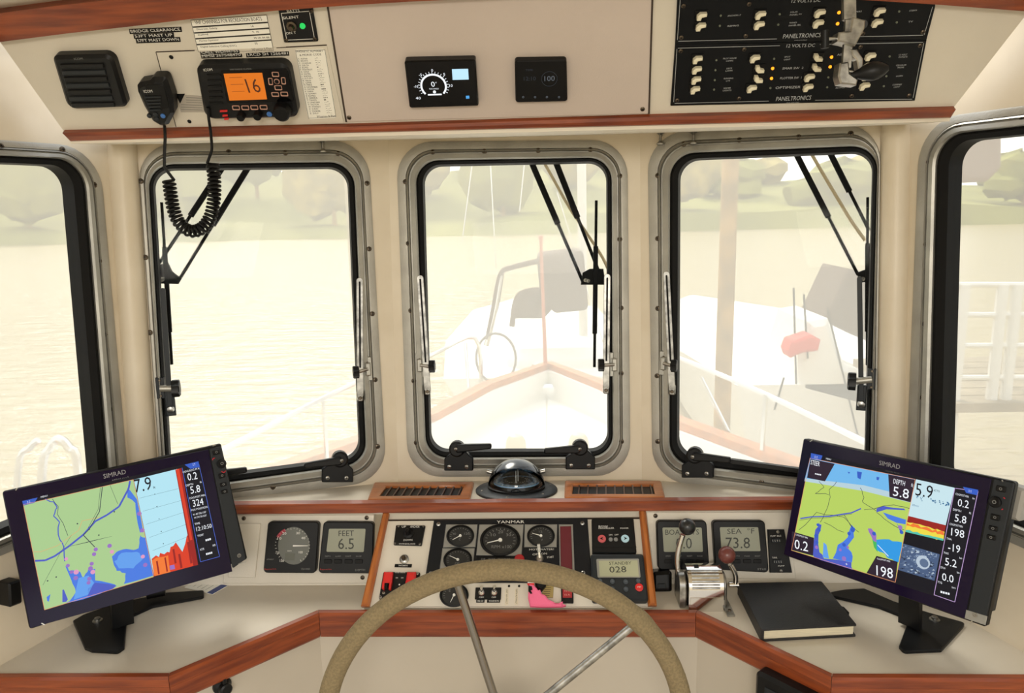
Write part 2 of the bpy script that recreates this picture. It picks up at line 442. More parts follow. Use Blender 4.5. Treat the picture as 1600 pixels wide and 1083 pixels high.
# soffit under the console
ys = seam_at(seamL, 1.748); 
soff = [(-.95, 1.33), (.95, 1.33)]+[tuple(seam_at(s_, 1.763).xy) for s_ in (seamSR, seamR, seamL, seamSL)]
soff = [tuple(PO.hit(108, 206).xy), tuple(PO.hit(1485, 176).xy)]+soff[2:]
HZ = Plane((0, 1.33, 1.742), (1, 0, 0), (0, .32, .021)); soff = [(x, (y-1.33)*1.0022) for x, y in soff]
mb = MB().m(CEIL).prism(HZ, soff, 0, .01); struct('soffit_1', mb)
# bottom wood nosing of the console
def strip(P, top, bot, z0, z1, M=None, name='trim_1', mt=None, bev=.004):
    mb = MB().m(mt or WOOD)
    mb.prism(P, P.ll(top)+P.ll(bot)[::-1], z0, z1, bev)
    return struct(name, mb, M if M is not None else P.mat())
strip(PO, [(101, 203), (542, 193), (1020, 178), (1490, 166)], [(114, 216), (542, 203), (1020, 191), (1482, 179)], -.01, .014, name='trim_1')
# cambered header beam and ceiling
low = [(-120, 82), (0, 67), (110, 53), (202, 43), (299, 31), (432, 18), (540, 10), (640, 4), (745, -1), (900, -9), (1060, -12), (1200, -8), (1328, 0), (1455, 8), (1600, 19), (1700, 28)]
L0 = PO.ll(low, .018); L1 = [(a, b+.044) for a, b in L0]
mb = MB().m(WOOD)
for (p, q, r_, s_) in zip(L0, L0[1:], L1[1:], L1): pass
rs = []
for (a, b), (c, d) in zip(L0, L1):
    A, B_ = PO.w(a, b, -.01), PO.w(a, b, .02); D_ = PO.w(c, d, .02); E_ = PO.w(c, d, -.01)
    rs.append([A, B_+V((0, 0, .002)), D_, E_])
mb.rings(rs, cap0=True, cap1=True); struct('trim_2', mb, PO.mat())
mb = MB().m(CEIL); top = [PO.w(c, d, .0) for c, d in L1]
front = top; back = [V((p.x*1.25, -1.2, p.z+.03)) for p in top]
mb.rings([front, back, [p+V((0, 0, .03)) for p in back], [p+V((0, 0, .03)) for p in front]], close=False)
struct('ceiling', mb)
mb = MB().m(BULK).prism(Plane((0, 0, 0), (1, 0, 0), (0, 1, 0)), [(-1.5, -1.2), (1.5, -1.2), (1.5, 1.5), (-1.5, 1.5)], -.03, 0); struct('floor', mb)
# deck beam behind the windows above soffit
# shelf with nosing
mb = MB().m(COUNT)
bk = [seam_at(s_, .99) for s_ in (seamSR, seamR, seamL, seamSL)]
mb.prism(SH, [(-.95, 0), (.95, 0)]+[(p.x, (p.y-1.42)/c7+.01) for p in bk], -.02, 0); struct('dash_shelf', mb)
mb = MB().m(WOOD)
P = Plane((0, 1.42, 1.004), (1, 0, 0), (0, 0, 1))
mb.prism(P, [(-.86, 0), (.86, 0), (.86, .0215), (-.86, .0215)], -.012, .010, .003)
struct('trim_3', mb, P.mat())
# dash faces
mb = MB().m(CREAM); xs_ = (PV.l(583, 900)[0], PV.l(1012, 900)[0])
for x0, x1, nm in ((-.95, xs_[0], 'dash_face_left'), (xs_[1], .95, 'dash_face_right')):
    mb = MB().m(CREAM).prism(PV, [(x0, -.01), (x1, -.01), (x1, .15), (x0, .15)], -.02, 0); struct(nm, mb, PV.mat())
q = PD.ll([(606, 793), (1003, 793), (1020, 950), (568, 950)])
mb = MB().m(CREAM); mb.prism(PD, q, -.012, 0); 
struct('dash_face_centre', mb, PD.mat())
# cheeks closing the raked centre console
for sg, pb, pt in ((1, q[3], q[0]), (-1, q[2], q[1])):
    mb = MB().m(CREAM); B0, T0 = PD.w(*pb), PD.w(*pt); zt = T0.z
    B1 = V((B0.x, PV.o.y+.01, ZC)); T1 = V((T0.x, PV.o.y+.035*(zt-ZC)/.14+.01, zt)); e = V((.003*sg, 0, 0))
    mb.rings([[B0, T0, T1, B1], [B0+e, T0+e, T1+e, B1+e]], cap0=True, cap1=True); struct('dash_cheek_%s' % ('left' if sg > 0 else 'right'), mb)

# counter
front_px = [(-160, 1057), (265, 1056), (497, 957), (1090, 957), (1300, 1057), (1760, 1059)]
fp = [CT.hit(*p) for p in front_px]
back_pts = [(1.1, 1.45), (-1.1, 1.45)]
mb = MB().m(COUNT).prism(CT, [(p.x, p.y-1.2) for p in fp]+[(x, y-1.2) for x, y in back_pts], -.03, 0); struct('countertop', mb)
# fiddle rail
def fiddle(i, p0, p1, n):
    M_ = xmat(p0, p1); d = (p1-p0).normalized(); nn = V((d.y, -d.x, 0))
    def mit(j):   # mitre direction
        if j <= 0 or j >= len(fp)-1: return nn
        a = (fp[j]-fp[j-1]).normalized(); b = (fp[j+1]-fp[j]).normalized()
        na = V((a.y, -a.x, 0)); nb = V((b.y, -b.x, 0)); k = (na+nb).normalized(); return k/k.dot(na)
    rs = []
    prof = [(0, -.044), (0, .004), (.002, .0065), (.012, .0065), (.0165, .003), (.0165, -.010), (.0145, -.012), (.0145, -.040), (.012, -.044)]
    e = .0004
    for p, mtr, sgn in ((p0, mit(i), 1), (p1, mit(i+1), -1)):
        rs.append([p+mtr*a+V((0, 0, b))+d*e*sgn for a, b in prof])
    mb = MB().m(WOOD).rings(rs, cap0=True, cap1=True)
    struct('trim_%d' % n, mb, M_)
for i in range(5): fiddle(i, fp[i], fp[i+1], 4+i)
# bulkheads below the counter
for i, nm in enumerate(('bulkhead_far_left', 'bulkhead_left', 'bulkhead_centre', 'bulkhead_right', 'bulkhead_far_right')):
    p0, p1 = fp[i].copy(), fp[i+1].copy(); d = (p1-p0).normalized(); nn = V((d.y, -d.x, 0))
    p0 -= nn*.006; p1 -= nn*.006
    P = Plane((p0.x, p0.y, 0), d, n=nn)
    mb = MB().m(BULK).prism(P, [(-.02, 0), ((p1-p0).length+.02, 0), ((p1-p0).length+.02, .828), (-.02, .828)], -.015, 0); struct(nm, mb, P.mat())

# ------------------------------------------------------------------ overhead console equipment
def plate(mb, P, px, z0, z1, bev=0, r=0, k=4):
    q = P.ll(px, z1)
    if r: q = round_poly(q, r, k)
    return mb.prism(P, q, z0, z1, bev)
def base(P, px, z=0):
    q = P.ll(px, z); lowest = min(q, key=lambda p: p[1]); return P.mat(sum(p[0] for p in q)/len(q), lowest[1], z)
def line(mb, P, p0, p1, wd, z0, z1):
    a, b = V(P.l(*p0, z1)), V(P.l(*p1, z1)); d = (b-a).normalized(); n = V((-d.y, d.x))*wd/2
    return mb.prism(P, [tuple(a-n), tuple(b-n), tuple(b+n), tuple(a+n)], z0, z1)
def ringflat(mb, P, c, r0, r1, z0, z1, a0=0, a1=360, n=28, sy=1):
    o = []; i_ = []
    for k in range(n+1):
        t = math.radians(a0+(a1-a0)*k/n); o.append((c[0]+r1*math.cos(t), c[1]+r1*sy*math.sin(t))); i_.append((c[0]+r0*math.cos(t), c[1]+r0*sy*math.sin(t)))
    for k in range(n):
        mb.prism(P, [o[k], o[k+1], i_[k+1], i_[k]], z0, z1)
    return mb
z1f = zs(2.963, 0, 0); Z1 = zz(2.963, 0, 0)
z2f = zs(2.857, 500, 0); Z2 = zz(2.857, 500, 0)
z3f = zs(2.7586, 1020, 0); Z3 = zz(2.7586, 1020, 0)

# access panel in the middle
ap_px = [(508, -14), (1020, -22), (1014, 178), (541, 191)]
t = thing('access_panel', 'plain pale removable panel in the middle of the overhead console carrying two small displays', 'panel', base(PO, ap_px))
mb = MB().m(PANEL); plate(mb, PO, ap_px, .0003, .0028, .001); part('board', mb, t)
mb = MB().m(GROOVE)
for a, b in ((ap_px[0], ap_px[3]), (ap_px[1], ap_px[2])):
    mb = MB().m(GROOVE); line(mb, PO, a, b, .003, .0003, .0033); part('edge_gap', mb, t, 'dark gap at the panel edge')
for p in ((130, 525), (1440, 487)): screw(PO, *Z2(*p), .0028, .004, t)
# hatch seams left of it
t = thing('radio_panel', 'cream screwed panel behind the marine radio at the left of the overhead console', 'panel', base(PO, z1f([(722, 242), (1520, 588)])))
mb = MB().m(CREAM2); plate(mb, PO, z1f([(722, 242), (1512, 210), (1592, 570), (815, 588)]), .0002, .0012); part('board', mb, t)
for a, b in (((722, 242), (900, 235)), ((722, 242), (815, 588)), ((1280, 222), (1512, 210))):
    mb = MB().m(GROOVE); line(mb, PO, Z1(*a), Z1(*b), .0012, 0, .0015); part('edge_gap', mb, t, 'thin dark gap around the panel')
for p in ((793, 264), (877, 562)): screw(PO, *Z1(*p), .001, .0035, t, mt=BLACK2)

# loudspeaker
sp = z1f([(236, 262), (516, 255), (590, 500), (312, 512)])
t = thing('loudspeaker', 'square black loudspeaker with ribbed grille at the left end of the overhead console', 'speaker', base(PO, sp))
mb = MB().m(BLACK); plate(mb, PO, sp, .0002, .018, .005, .012); part('housing', mb, t)
for k in range(7):
    y0 = 300+30*k; x0 = 276+(y0-300)*.28
    mb = MB().m(CHAR if k % 2 else BLACK); plate(mb, PO, z1f([(x0, y0), (x0+200, y0-3), (x0+206, y0+17), (x0+5, y0+20)]), .0175, .021, .001, .001, 2); part('grille_slat', mb, t)
mb = MB(); mb.ptext(PO, 'ICOM', Z1(345, 278), Z1(385, 276), 3, .0185, GREY); part('lettering', mb, t)

# VHF radio
rd = z1f([(903, 306), (1334, 297), (1382, 548), (948, 558)])
t = thing('marine_radio', 'black marine radio with glowing orange screen under the channel placard', 'radio', base(PO, rd))
mb = MB().m(BLACK); plate(mb, PO, rd, .0014, .024, .005, .014); part('housing', mb, t)
zf = 0.0245
mb = MB().m(GLOSS); plate(mb, PO, z1f([(1020, 325), (1330, 318), (1362, 470), (1050, 480)]), 0.0230, zf, .0005, .004); part('face_plate', mb, t)
mb = MB().m(emit('orange_lcd', (226, 118, 28), .75)); plate(mb, PO, z1f([(1035, 342), (1213, 338), (1236, 460), (1062, 466)]), 0.0240, 0.0252)
mb.ptext(PO, '16', Z1(1152, 430), Z1(1212, 428), 21, 0.0254, mat('lcd_dark', (86, 36, 10), .5))
for k in range(3): line(mb, PO, Z1(1062+6*k, 360+32*k), Z1(1120+6*k, 358+32*k), .0006, 0.0252, 0.0254)
part('screen', mb, t, 'orange lit screen reading 16')
for k in range(6):
    mb = MB().m(BLACK2); y0 = 345+26*k; x0 = 925+y0*.09; plate(mb, PO, z1f([(x0, y0), (x0+62, y0-2), (x0+66, y0+8), (x0+3, y0+10)]), 0.0235, 0.0255, .0006); part('speaker_slot', mb, t)
OUTL = mat('button_outline', (196, 150, 132), .5)
for x, y, w_, h_ in [(1092, 500, 34, 20), (1135, 500, 34, 20), (1177, 499, 34, 20), (1220, 498, 34, 20), (1275, 345, 32, 22), (1252, 378, 20, 32), (1312, 375, 20, 32), (1288, 407, 34, 22), (1274, 438, 34, 20), (1316, 436, 34, 20)]:
    mb = MB().m(OUTL); q = z1f([(x-w_/2-2, y-h_/2), (x+w_/2-2, y-h_/2), (x+w_/2+2, y+h_/2), (x-w_/2+2, y+h_/2)])
    plate(mb, PO, q, 0.0240, 0.0255, 0, .0015, 3); mb.m(BLACK2); q2 = z1f([(x-w_/2+2, y-h_/2+4), (x+w_/2-5, y-h_/2+4), (x+w_/2-2, y+h_/2-4), (x-w_/2+5, y+h_/2-4)])
    plate(mb, PO, q2, 0.0240, 0.0265, .0005, .001, 2); part('button', mb, t)
mb = MB().m(OUTL); c = PO.l(*Z1(1282, 376), zf); mb.lathe(PO, c, [(.0046, 0.0240), (.0046, 0.0257)], 16); mb.m(BLACK2); mb.lathe(PO, c, [(.0034, 0.0240), (.0034, 0.0268)], 16); part('button', mb, t)
for x, y, r, h in ((1305, 520, .0145, .019), (1113, 546, .007, .012), (1190, 542, .007, .012)):
    mb = MB().m(BLACK2); mb.lathe(PO, PO.l(*Z1(x, y), .034), [(r*1.1, 0.0190), (r, 0.0210), (r*.95, 0.0240+h*.85), (r*.8, 0.0240+h)], 20); part('knob', mb, t)
mb = MB().m(RED)
for x, y, w_ in ((1035, 516, 34), (1042, 537, 24), (1048, 553, 20)): plate(mb, PO, z1f([(x-w_/2, y-5), (x+w_/2, y-6), (x+w_/2, y+2), (x-w_/2, y+4)]), 0.0190, 0.0255)
part('red_marking', mb, t, 'small red key markings')
mb = MB(); mb.ptext(PO, 'ICOM', Z1(945, 331), Z1(985, 328), 4, 0.0248, WHITE); mb.ptext(PO, 'VHF MARINE IC-M506', Z1(1065, 326), Z1(1165, 322), 2.4, 0.0255, GREY); part('lettering', mb, t)
mb = MB().m(BLUE).lathe(PO, PO.l(*Z1(1248, 527), 0.0240), [(.0045, 0.0230), (.0045, 0.0260)], 14); part('blue_button', mb, t, 'round blue key')

# fist microphone with coiled cord
mic = z1f([(630, 402), (644, 388), (690, 380), (703, 364), (764, 362), (776, 392), (798, 460), (803, 530), (776, 584), (740, 590), (703, 568), (664, 500), (634, 432)])
t = thing('hand_microphone', 'black fist microphone with coiled cord hanging left of the marine radio', 'microphone', base(PO, mic))
mb = MB().m(BLACK); plate(mb, PO, mic, .006, .030, .006, .006, 4); part('housing', mb, t)
mb = MB().m(BLACK2); plate(mb, PO, z1f([(668, 392), (760, 392), (785, 500), (720, 520), (690, 480)]), .0285, .0315, .001, .006); part('grille_panel', mb, t)
for k in range(5):
    mb = MB().m(CHAR); x0 = 668+6*k; plate(mb, PO, z1f([(x0, 448+15*k), (x0+76-6*k, 446+15*k), (x0+77-6*k, 452+15*k), (x0+2, 454+15*k)]), .031, .033); part('grille_slot', mb, t)
mb = MB(); mb.ptext(PO, 'ICOM', Z1(668, 430), Z1(708, 428), 4, .0318, WHITE); part('lettering', mb, t)
for x, y, mt in ((755, 536, BLUE), (692, 536, CHAR), (722, 530, CHAR), (726, 550, CHAR)):
    mb = MB().m(mt); mb.lathe(PO, PO.l(*Z1(x, y), .030), [(.0042, .028), (.004, .0315), (.002, .0325)], 12); part('button', mb, t)
mb = MB().m(BLACK2); plate(mb, PO, z1f([(690, 420), (760, 420), (765, 500), (700, 500)]), 0, .007, 0, .004); part('hook', mb, t)
VP = Plane((0, 1.292, 1.6), (1, 0, 0), (0, 0, 1))
key = [(257, 196), (258, 215), (257, 240), (257, 262), (264, 282), (267, 305), (272, 330), (281, 349), (297, 361), (315, 357), (328, 340), (334, 315), (335, 285), (332, 255), (330, 238), (331, 229), (329, 205), (326, 184), (325, 165)]
K3 = [VP.hit(*p) for p in key]
def catmull(P_, m_):
    out = []
    for i in range(len(P_)-1):
        p0 = P_[max(i-1, 0)]; p1 = P_[i]; p2 = P_[i+1]; p3 = P_[min(i+2, len(P_)-1)]
        for j in range(m_):
            s_ = j/m_; out.append(.5*((2*p1)+(p2-p0)*s_+(2*p0-5*p1+4*p2-p3)*s_*s_+(3*p1-p0-3*p2+p3)*s_**3))
    return out+[P_[-1]]
K3[0] = PO.hit(257, 196, .02); K3[-1] = PO.hit(325, 168, .028); K3[-2] = PO.hit(326, 184, .028)
coil = catmull(K3[4:14], 60); cum = [0]
for a, b in zip(coil, coil[1:]): cum.append(cum[-1]+(b-a).length)
R_ = VP.px(300, 300)*8.2; turns = 34; pts = []
for i, p in enumerate(coil):
    if i % 1: continue
    tg = (coil[min(i+1, len(coil)-1)]-coil[max(i-1, 0)]).normalized(); n1 = tg.cross(V((0, 1, 0))).normalized(); n2 = tg.cross(n1)
    th = cum[i]/cum[-1]*turns*2*math.pi; pts.append(p+n1*R_*math.cos(th)+n2*R_*math.sin(th))
path = catmull(K3[:4], 6)+pts+catmull(K3[14:], 6)
mb = MB().m(BLACK2).tube(path, VP.px(300, 300)*2.3, 6); part('coiled_cord', mb, t)

# embossed tapes and placards
def tape(txt, q, label, z=.0012):
    mb = MB().m(BLACK2); plate(mb, PO, z1f(q), -.0005, z)
    (x0, y0), (x1, y1), (x2, y2), (x3, y3) = q
    mb.ptext(PO, txt, Z1(x3+6, y3-6), Z1(x2-6, y2-6), 4.2, z+.0002, WHITE); return solo('embossed_tape', mb, label, 'label', group='embossed label tapes')
tape('BRIDGE CLEARANCE', [(597, 136), (838, 125), (842, 148), (601, 158)], 'black embossed tape reading bridge clearance, top of three by the loudspeaker')
tape('53FT MAST UP', [(617, 160), (803, 152), (806, 174), (621, 180)], 'short black embossed tape reading mast up, middle of three by the loudspeaker')
tape('57FT MAST DOWN', [(627, 181), (832, 173), (836, 194), (632, 201)], 'black embossed tape reading mast down, lowest of three by the loudspeaker')
tape('CALL WDH4765', [(925, 240), (1107, 232), (1110, 248), (928, 255)], 'black embossed call sign tape directly above the marine radio')
tape('MMSI 367548470', [(930, 256), (1120, 249), (1122, 265), (932, 272)], 'black embossed number tape touching the top left of the marine radio')
tape('LRCD SH 1266481', [(1138, 246), (1337, 237), (1340, 258), (1141, 266)], 'black embossed tape above the right half of the marine radio')

q = z1f([(883, 94), (1234, 70), (1266, 235), (918, 241)])
t = thing('channel_placard', 'white placard of marine radio channels above the marine radio', 'sign', base(PO, q))
mb = MB().m(LBL); plate(mb, PO, q, 0, .001); part('card', mb, t)
mb = MB(); mb.ptext(PO, 'VHF CHANNELS FOR RECREATION BOATS', Z1(905, 113), Z1(1214, 95), 5.5, .0012, LBLT)
rows = ['Distress, Safety', 'Calling', 'Marine Operator', 'Digital Selective Calling (DSC)']; nums = ['16', '9, 16', '24-28, 84-88', '70']
for k in range(4):
    yl = 140+27*k; x0 = 899+6*k
    mb.m(LBLT); line(mb, PO, Z1(x0-6, yl-14), Z1(x0+340, yl-36), .0022, .001, .0012)
    mb.ptext(PO, rows[k], Z1(x0+14, yl+2), Z1(x0+14+9*len(rows[k])**.85, yl-4), 3.2, .0012); mb.ptext(PO, nums[k], Z1(x0+265, yl-13), Z1(x0+265+6*len(nums[k]), yl-15), 3.2, .0012)
mb.ptext(PO, 'Wiseman & Platt', Z1(1168, 236), Z1(1260, 231), 4.0, .0012)
for a, b in zip(q, q[1:]+q[:1]): line(mb, PO, a, b, .0006, .001, .0012)
part('print', mb, t)
q = z1f([(1365, 230), (1505, 226), (1558, 545), (1428, 553)])
t = thing('alphabet_placard', 'narrow white placard of phonetic alphabet and code right of the marine radio', 'sign', base(PO, q))
mb = MB().m(LBL); plate(mb, PO, q, .0013, .002, 0, .004); part('card', mb, t)
mb = MB(); mb.ptext(PO, 'PHONETIC ALPHABET', Z1(1374, 244), Z1(1496, 240), 3.0, .0022, LBLT); mb.ptext(PO, '& MORSE CODE', Z1(1388, 260), Z1(1488, 256), 3.0, .0022)
W_ = 'ALPHA BRAVO CHARLIE DELTA ECHO FOXTROT GOLF HOTEL INDIA JULIET KILO LIMA MIKE NOVEMBER OSCAR PAPA QUEBEC ROMEO SIERRA TANGO UNIFORM VICTOR WHISKEY X-RAY YANKEE ZULU'.split()
MO = '.- -... -.-. -.. . ..-. --. .... .. .--- -.- .-.. -- -. --- .--. --.- .-. ... - ..- ...- .-- -..- -.-- --..'.split()
for k, wd in enumerate(W_):
    y = 276+10.1*k; x = 1380+1.62*(y-276)*.1*1.0+(y-276)*.06
    mb.ptext(PO, wd[0]+'  '+wd, Z1(x, y), Z1(x+14+6*len(wd), y-1), 2.2, .0022); mb.ptext(PO, MO[k], Z1(x+78, y-3), Z1(x+82+5*len(MO[k]), y-4), 1.4, .0022)
for a, b in zip(q, q[1:]+q[:1]): line(mb, PO, (a[0]*.97+(q[0][0]+q[2][0])*.015, a[1]*.97+(q[0][1]+q[2][1])*.015), (b[0]*.97+(q[0][0]+q[2][0])*.015, b[1]*.97+(q[0][1]+q[2][1])*.015), .0005, .002, .0022)
mb.ptext(PO, 'Wiseman & Platt', Z1(1468, 545), Z1(1556, 541), 3.2, .0022)
part('print', mb, t)
q = z1f([(812, 436), (935, 446), (950, 520), (838, 520)])
mb = MB().m(mat('faded_label', (176, 168, 156), .6)); plate(mb, PO, q, -.0002, .0018); mb.m(BLACK2); plate(mb, PO, z1f([(812, 436), (856, 435), (834, 480)]), 0, .002)
for k in range(6): mb.m(GREY); line(mb, PO, Z1(862 if k < 3 else 838, 452+11*k), Z1(936, 455+11*k), .0008, 0, .002)
solo('warning_label', mb, 'faded grey warning label with a dark triangle between microphone and radio', 'label')

# silent switch plate
q = z1f([(1287, 42), (1445, 30), (1473, 193), (1315, 199)])
t = thing('silent_switch_plate', 'small black switch plate with green lamp at the top right of the radio panel', 'switch', base(PO, q))
mb = MB().m(BLACK); plate(mb, PO, q, 0, .004, .001, .002); part('plate', mb, t)
mb = MB().m(WHITE); w4 = [Z1(1302, 62), Z1(1432, 52), Z1(1456, 180), Z1(1328, 186)]
for a, b in zip(w4, w4[1:]+w4[:1]): line(mb, PO, a, b, .0008, .004, .0042)
mb.ptext(PO, 'SILENT', Z1(1310, 90), Z1(1385, 84), 4, .0042); mb.ptext(PO, 'ON T', Z1(1325, 160), Z1(1372, 156), 3.5, .0042); mb.ptext(PO, 'BATTS', Z1(1330, 58), Z1(1388, 55), 4, .0042); part('print', mb, t)
mb = MB().m(STEEL); c = PO.l(*Z1(1350, 123), .006); mb.lathe(PO, c, [(.008, .004), (.008, .007), (.005, .008), (.0035, .014)], 14); part('switch_knob', mb, t)
mb = MB().m(emit('green_led', (40, 200, 90), .9)); mb.lathe(PO, PO.l(*Z1(1400, 122), .006), [(.0045, .004), (.004, .007), (.002, .008)], 12); part('lamp', mb, t, 'lit green lamp')
for x, y in ((1325, 187), (1457, 181), (1440, 52)): screw(PO, *Z1(x, y), .004, .0032, t)

# autopilot display and dim display on the middle panel
q = z2f([(376, 274), (694, 267), (708, 475), (400, 485)])
t = thing('rudder_display', 'black landscape display with lit white dial, left of two on the middle panel', 'display', base(PO, q))
mb = MB().m(GLOSS); plate(mb, PO, q, .003, .018, .002, .004); part('housing', mb, t)
c = PO.l(*Z2(507, 385), .0185); k2 = PO.px(*Z2(507, 385))/2.857
WE = emit('screen_white', (235, 240, 245), .95)
mb = MB().m(WE); ringflat(mb, PO, c, 50*k2, 58*k2, .018, .0185, -42, 222)
for a in range(-30, 211, 12):
    t_ = math.radians(a); p = [(c[0]+r*k2*math.cos(t_+s_), c[1]+r*k2*math.sin(t_+s_)) for r, s_ in ((60, -.012), (68, -.012), (68, .012), (60, .012))]; mb.prism(PO, p, .018, .0185)
mb.ptext(PO, '0', Z2(498, 388), Z2(514, 387), 8, .0187); mb.ptext(PO, 'o', Z2(516, 372), Z2(521, 371), 2, .0187); mb.ptext(PO, 'RUD ANGLE', Z2(489, 400), Z2(530, 399), 2, .0187)
for s_, x, y, x2 in (('0', 497, 320, 505), ('-5', 442, 340, 455), ('5', 551, 338, 559), ('-10', 420, 392, 438), ('10', 578, 388, 592), ('40', 428, 444, 450)): mb.ptext(PO, s_, Z2(x, y), Z2(x2, y), 4, .0187)
line(mb, PO, Z2(482, 424), Z2(543, 422), .0022, .018, .0187); mb.lathe(PO, PO.l(*Z2(511, 411), .0187), [(.0025, .018), (.0025, .0187)], 12)
part('dial_graphic', mb, t, 'lit white dial reading 0')
mb = MB().m(emit('screen_pale', (176, 214, 232), .95)); plate(mb, PO, z2f([(589, 310), (661, 308), (664, 355), (592, 357)]), .018, .0187); part('status_tile', mb, t, 'pale blue tile'); mb = MB(); mb.m(emit('screen_blue', (80, 160, 220), .8)); plate(mb, PO, z2f([(651, 429), (666, 428), (667, 440), (652, 441)]), .018, .0187)
part('status_tile', mb, t)
q = z2f([(869, 272), (1101, 269), (1105, 455), (873, 460)])
t = thing('dimmed_display', 'black square display with faint grey digits, right of two on the middle panel', 'display', base(PO, q))
mb = MB().m(BLACK2); plate(mb, PO, q, .003, .016, .002, .005); part('housing', mb, t)
DIM = emit('dim_digits', (96, 102, 108), .7); DIM2 = emit('dimmer_digits', (50, 56, 62), .7)
mb = MB().m(DIM); mb.ptext(PO, '100', Z2(1002, 363), Z2(1048, 361), 8, .0165); mb.m(DIM2); mb.ptext(PO, '12:10', Z2(910, 360), Z2(963, 359), 6, .0165); mb.ptext(PO, 'TIME', Z2(918, 318), Z2(950, 317), 3, .0165)
ringflat(mb, PO, PO.l(*Z2(1024, 353), .0165), .0125, .0130, .016, .0164); mb.m(DIM)
for x in (907, 960, 1013, 1067): ringflat(mb, PO, PO.l(*Z2(x, 434), .0165), .0012, .0018, .016, .0165, n=8)
part('screen_digits', mb, t)

# breaker panels
LEDO = emit('amber_led', (255, 150, 30), 1.6); LEDX = mat('unlit_led', (120, 126, 108), .4); TXTM = mat('panel_print', (176, 180, 182), .6)
def rocker(parent, x, y, on, first=[None]):
    c = PO.l(*Z3(x, y), .012); M_ = PO.mat(c[0], c[1], .006)
    k_ = 'on' if on else 'off'
    if not hasattr(rocker, k_):
        mb = MB().m(IVORY); s_ = .0064; Q = Plane((0, 0, 0), (1, 0, 0), (0, 1, 0))
        up = 1 if not on else -1
        mb.prism(Q, [(-s_*1.1, -s_*.9*up), (-s_*.2, -s_*.9*up), (0, -s_*.2*up), (s_*1.1, s_*.05*up), (s_*1.1, s_*.75*up), (-s_*.4, s_*.75*up), (-s_*1.1, s_*.1*up)][::up], 0, .009, .0015)
        me = _mesh(mb, Matrix(), 'rocker_switch'); setattr(rocker, k_, me)
    o = bpy.data.objects.new('rocker_switch', getattr(rocker, k_)); C.objects.link(o); o.parent = parent; o.matrix_basis = wm(parent).inverted()@M_
    mb = MB().m(BLACK2); mb.box(PO, c[0], c[1], .019, .013, .003, .0062, .0008); part('switch_well', mb, parent)
def breaker(px, label, sw, leds, texts, screws, border, logo):
    t = thing('breaker_panel', label, 'breaker panel', base(PO, px), group='breaker panels')
    mb = MB().m(NAVYB); plate(mb, PO, px, 0, .004, .0008); part('plate', mb, t)
    for x, y, on in sw: rocker(t, x, y, on)
    for x, y, on in leds:
        mb = MB().m(LEDO if on else LEDX); mb.lathe(PO, PO.l(*Z3(x, y), .005), [(.0026 if on else .0017, .004), (.0022 if on else .0014, .0056), (.001, .0062)], 10); part('indicator_lamp', mb, t, 'lit amber lamp' if on else None)
    mb = MB().m(TXTM)
    for a, b in border: line(mb, PO, Z3(*a), Z3(*b), .0007, .004, .0042)
    for s_, x, y, x2, y2, h in texts: mb.ptext(PO, s_, Z3(x, y), Z3(x2, y2), h, .0043)
    part('print', mb, t)
    for x, y in screws: screw(PO, *Z3(x, y), .004, .0035, t)
NAVYB = mat('panel_black', (8, 11, 15), .45, spec=.2)
breaker(z3f([(108, -40), (1222, -40), (1218, 30), (1181, 172), (97, 192)]), 'upper black switch panel with two rows of ivory rockers, right end of the overhead console',
    [(212, 72, 0), (208, 118, 0), (466, 68, 0), (460, 112, 0), (722, 60, 0), (715, 105, 0), (980, 54, 0), (970, 102, 0)],
    [(803, 55, 1), (797, 103, 1), (293, 68, 0), (289, 112, 0), (547, 62, 0), (541, 107, 0), (1062, 50, 0), (1052, 97, 0)],
    [('12 VOLTS DC', 597, 12, 722, 8, 5), ('ANCHOR LT', 322, 72, 380, 68, 2.4), ('REFRIG', 322, 116, 370, 113, 2.4), ('SOLAR', 592, 56, 624, 54, 2.2), ('PANEL PV', 590, 68, 642, 64, 2.2), ('WIND', 588, 102, 620, 100, 2.2), ('PANEL BIL', 586, 114, 638, 110, 2.2),
     ('WIPERS', 858, 56, 900, 52, 2.2), ('STERN', 1105, 50, 1137, 47, 2.2), ('TV', 1100, 98, 1120, 96, 2.4), ('PANELTRONICS', 560, 166, 722, 160, 6.5), ('(949) 574-3822', 610, 177, 664, 175, 1.5)],
    [(132, 26), (415, 18), (122, 162), (400, 155), (905, 145), (1164, 138)],
    [((118, 0), (106, 172)), ((110, 178), (535, 168)), ((740, 162), (1165, 152)), ((1170, 150), (1206, 30))], 0)
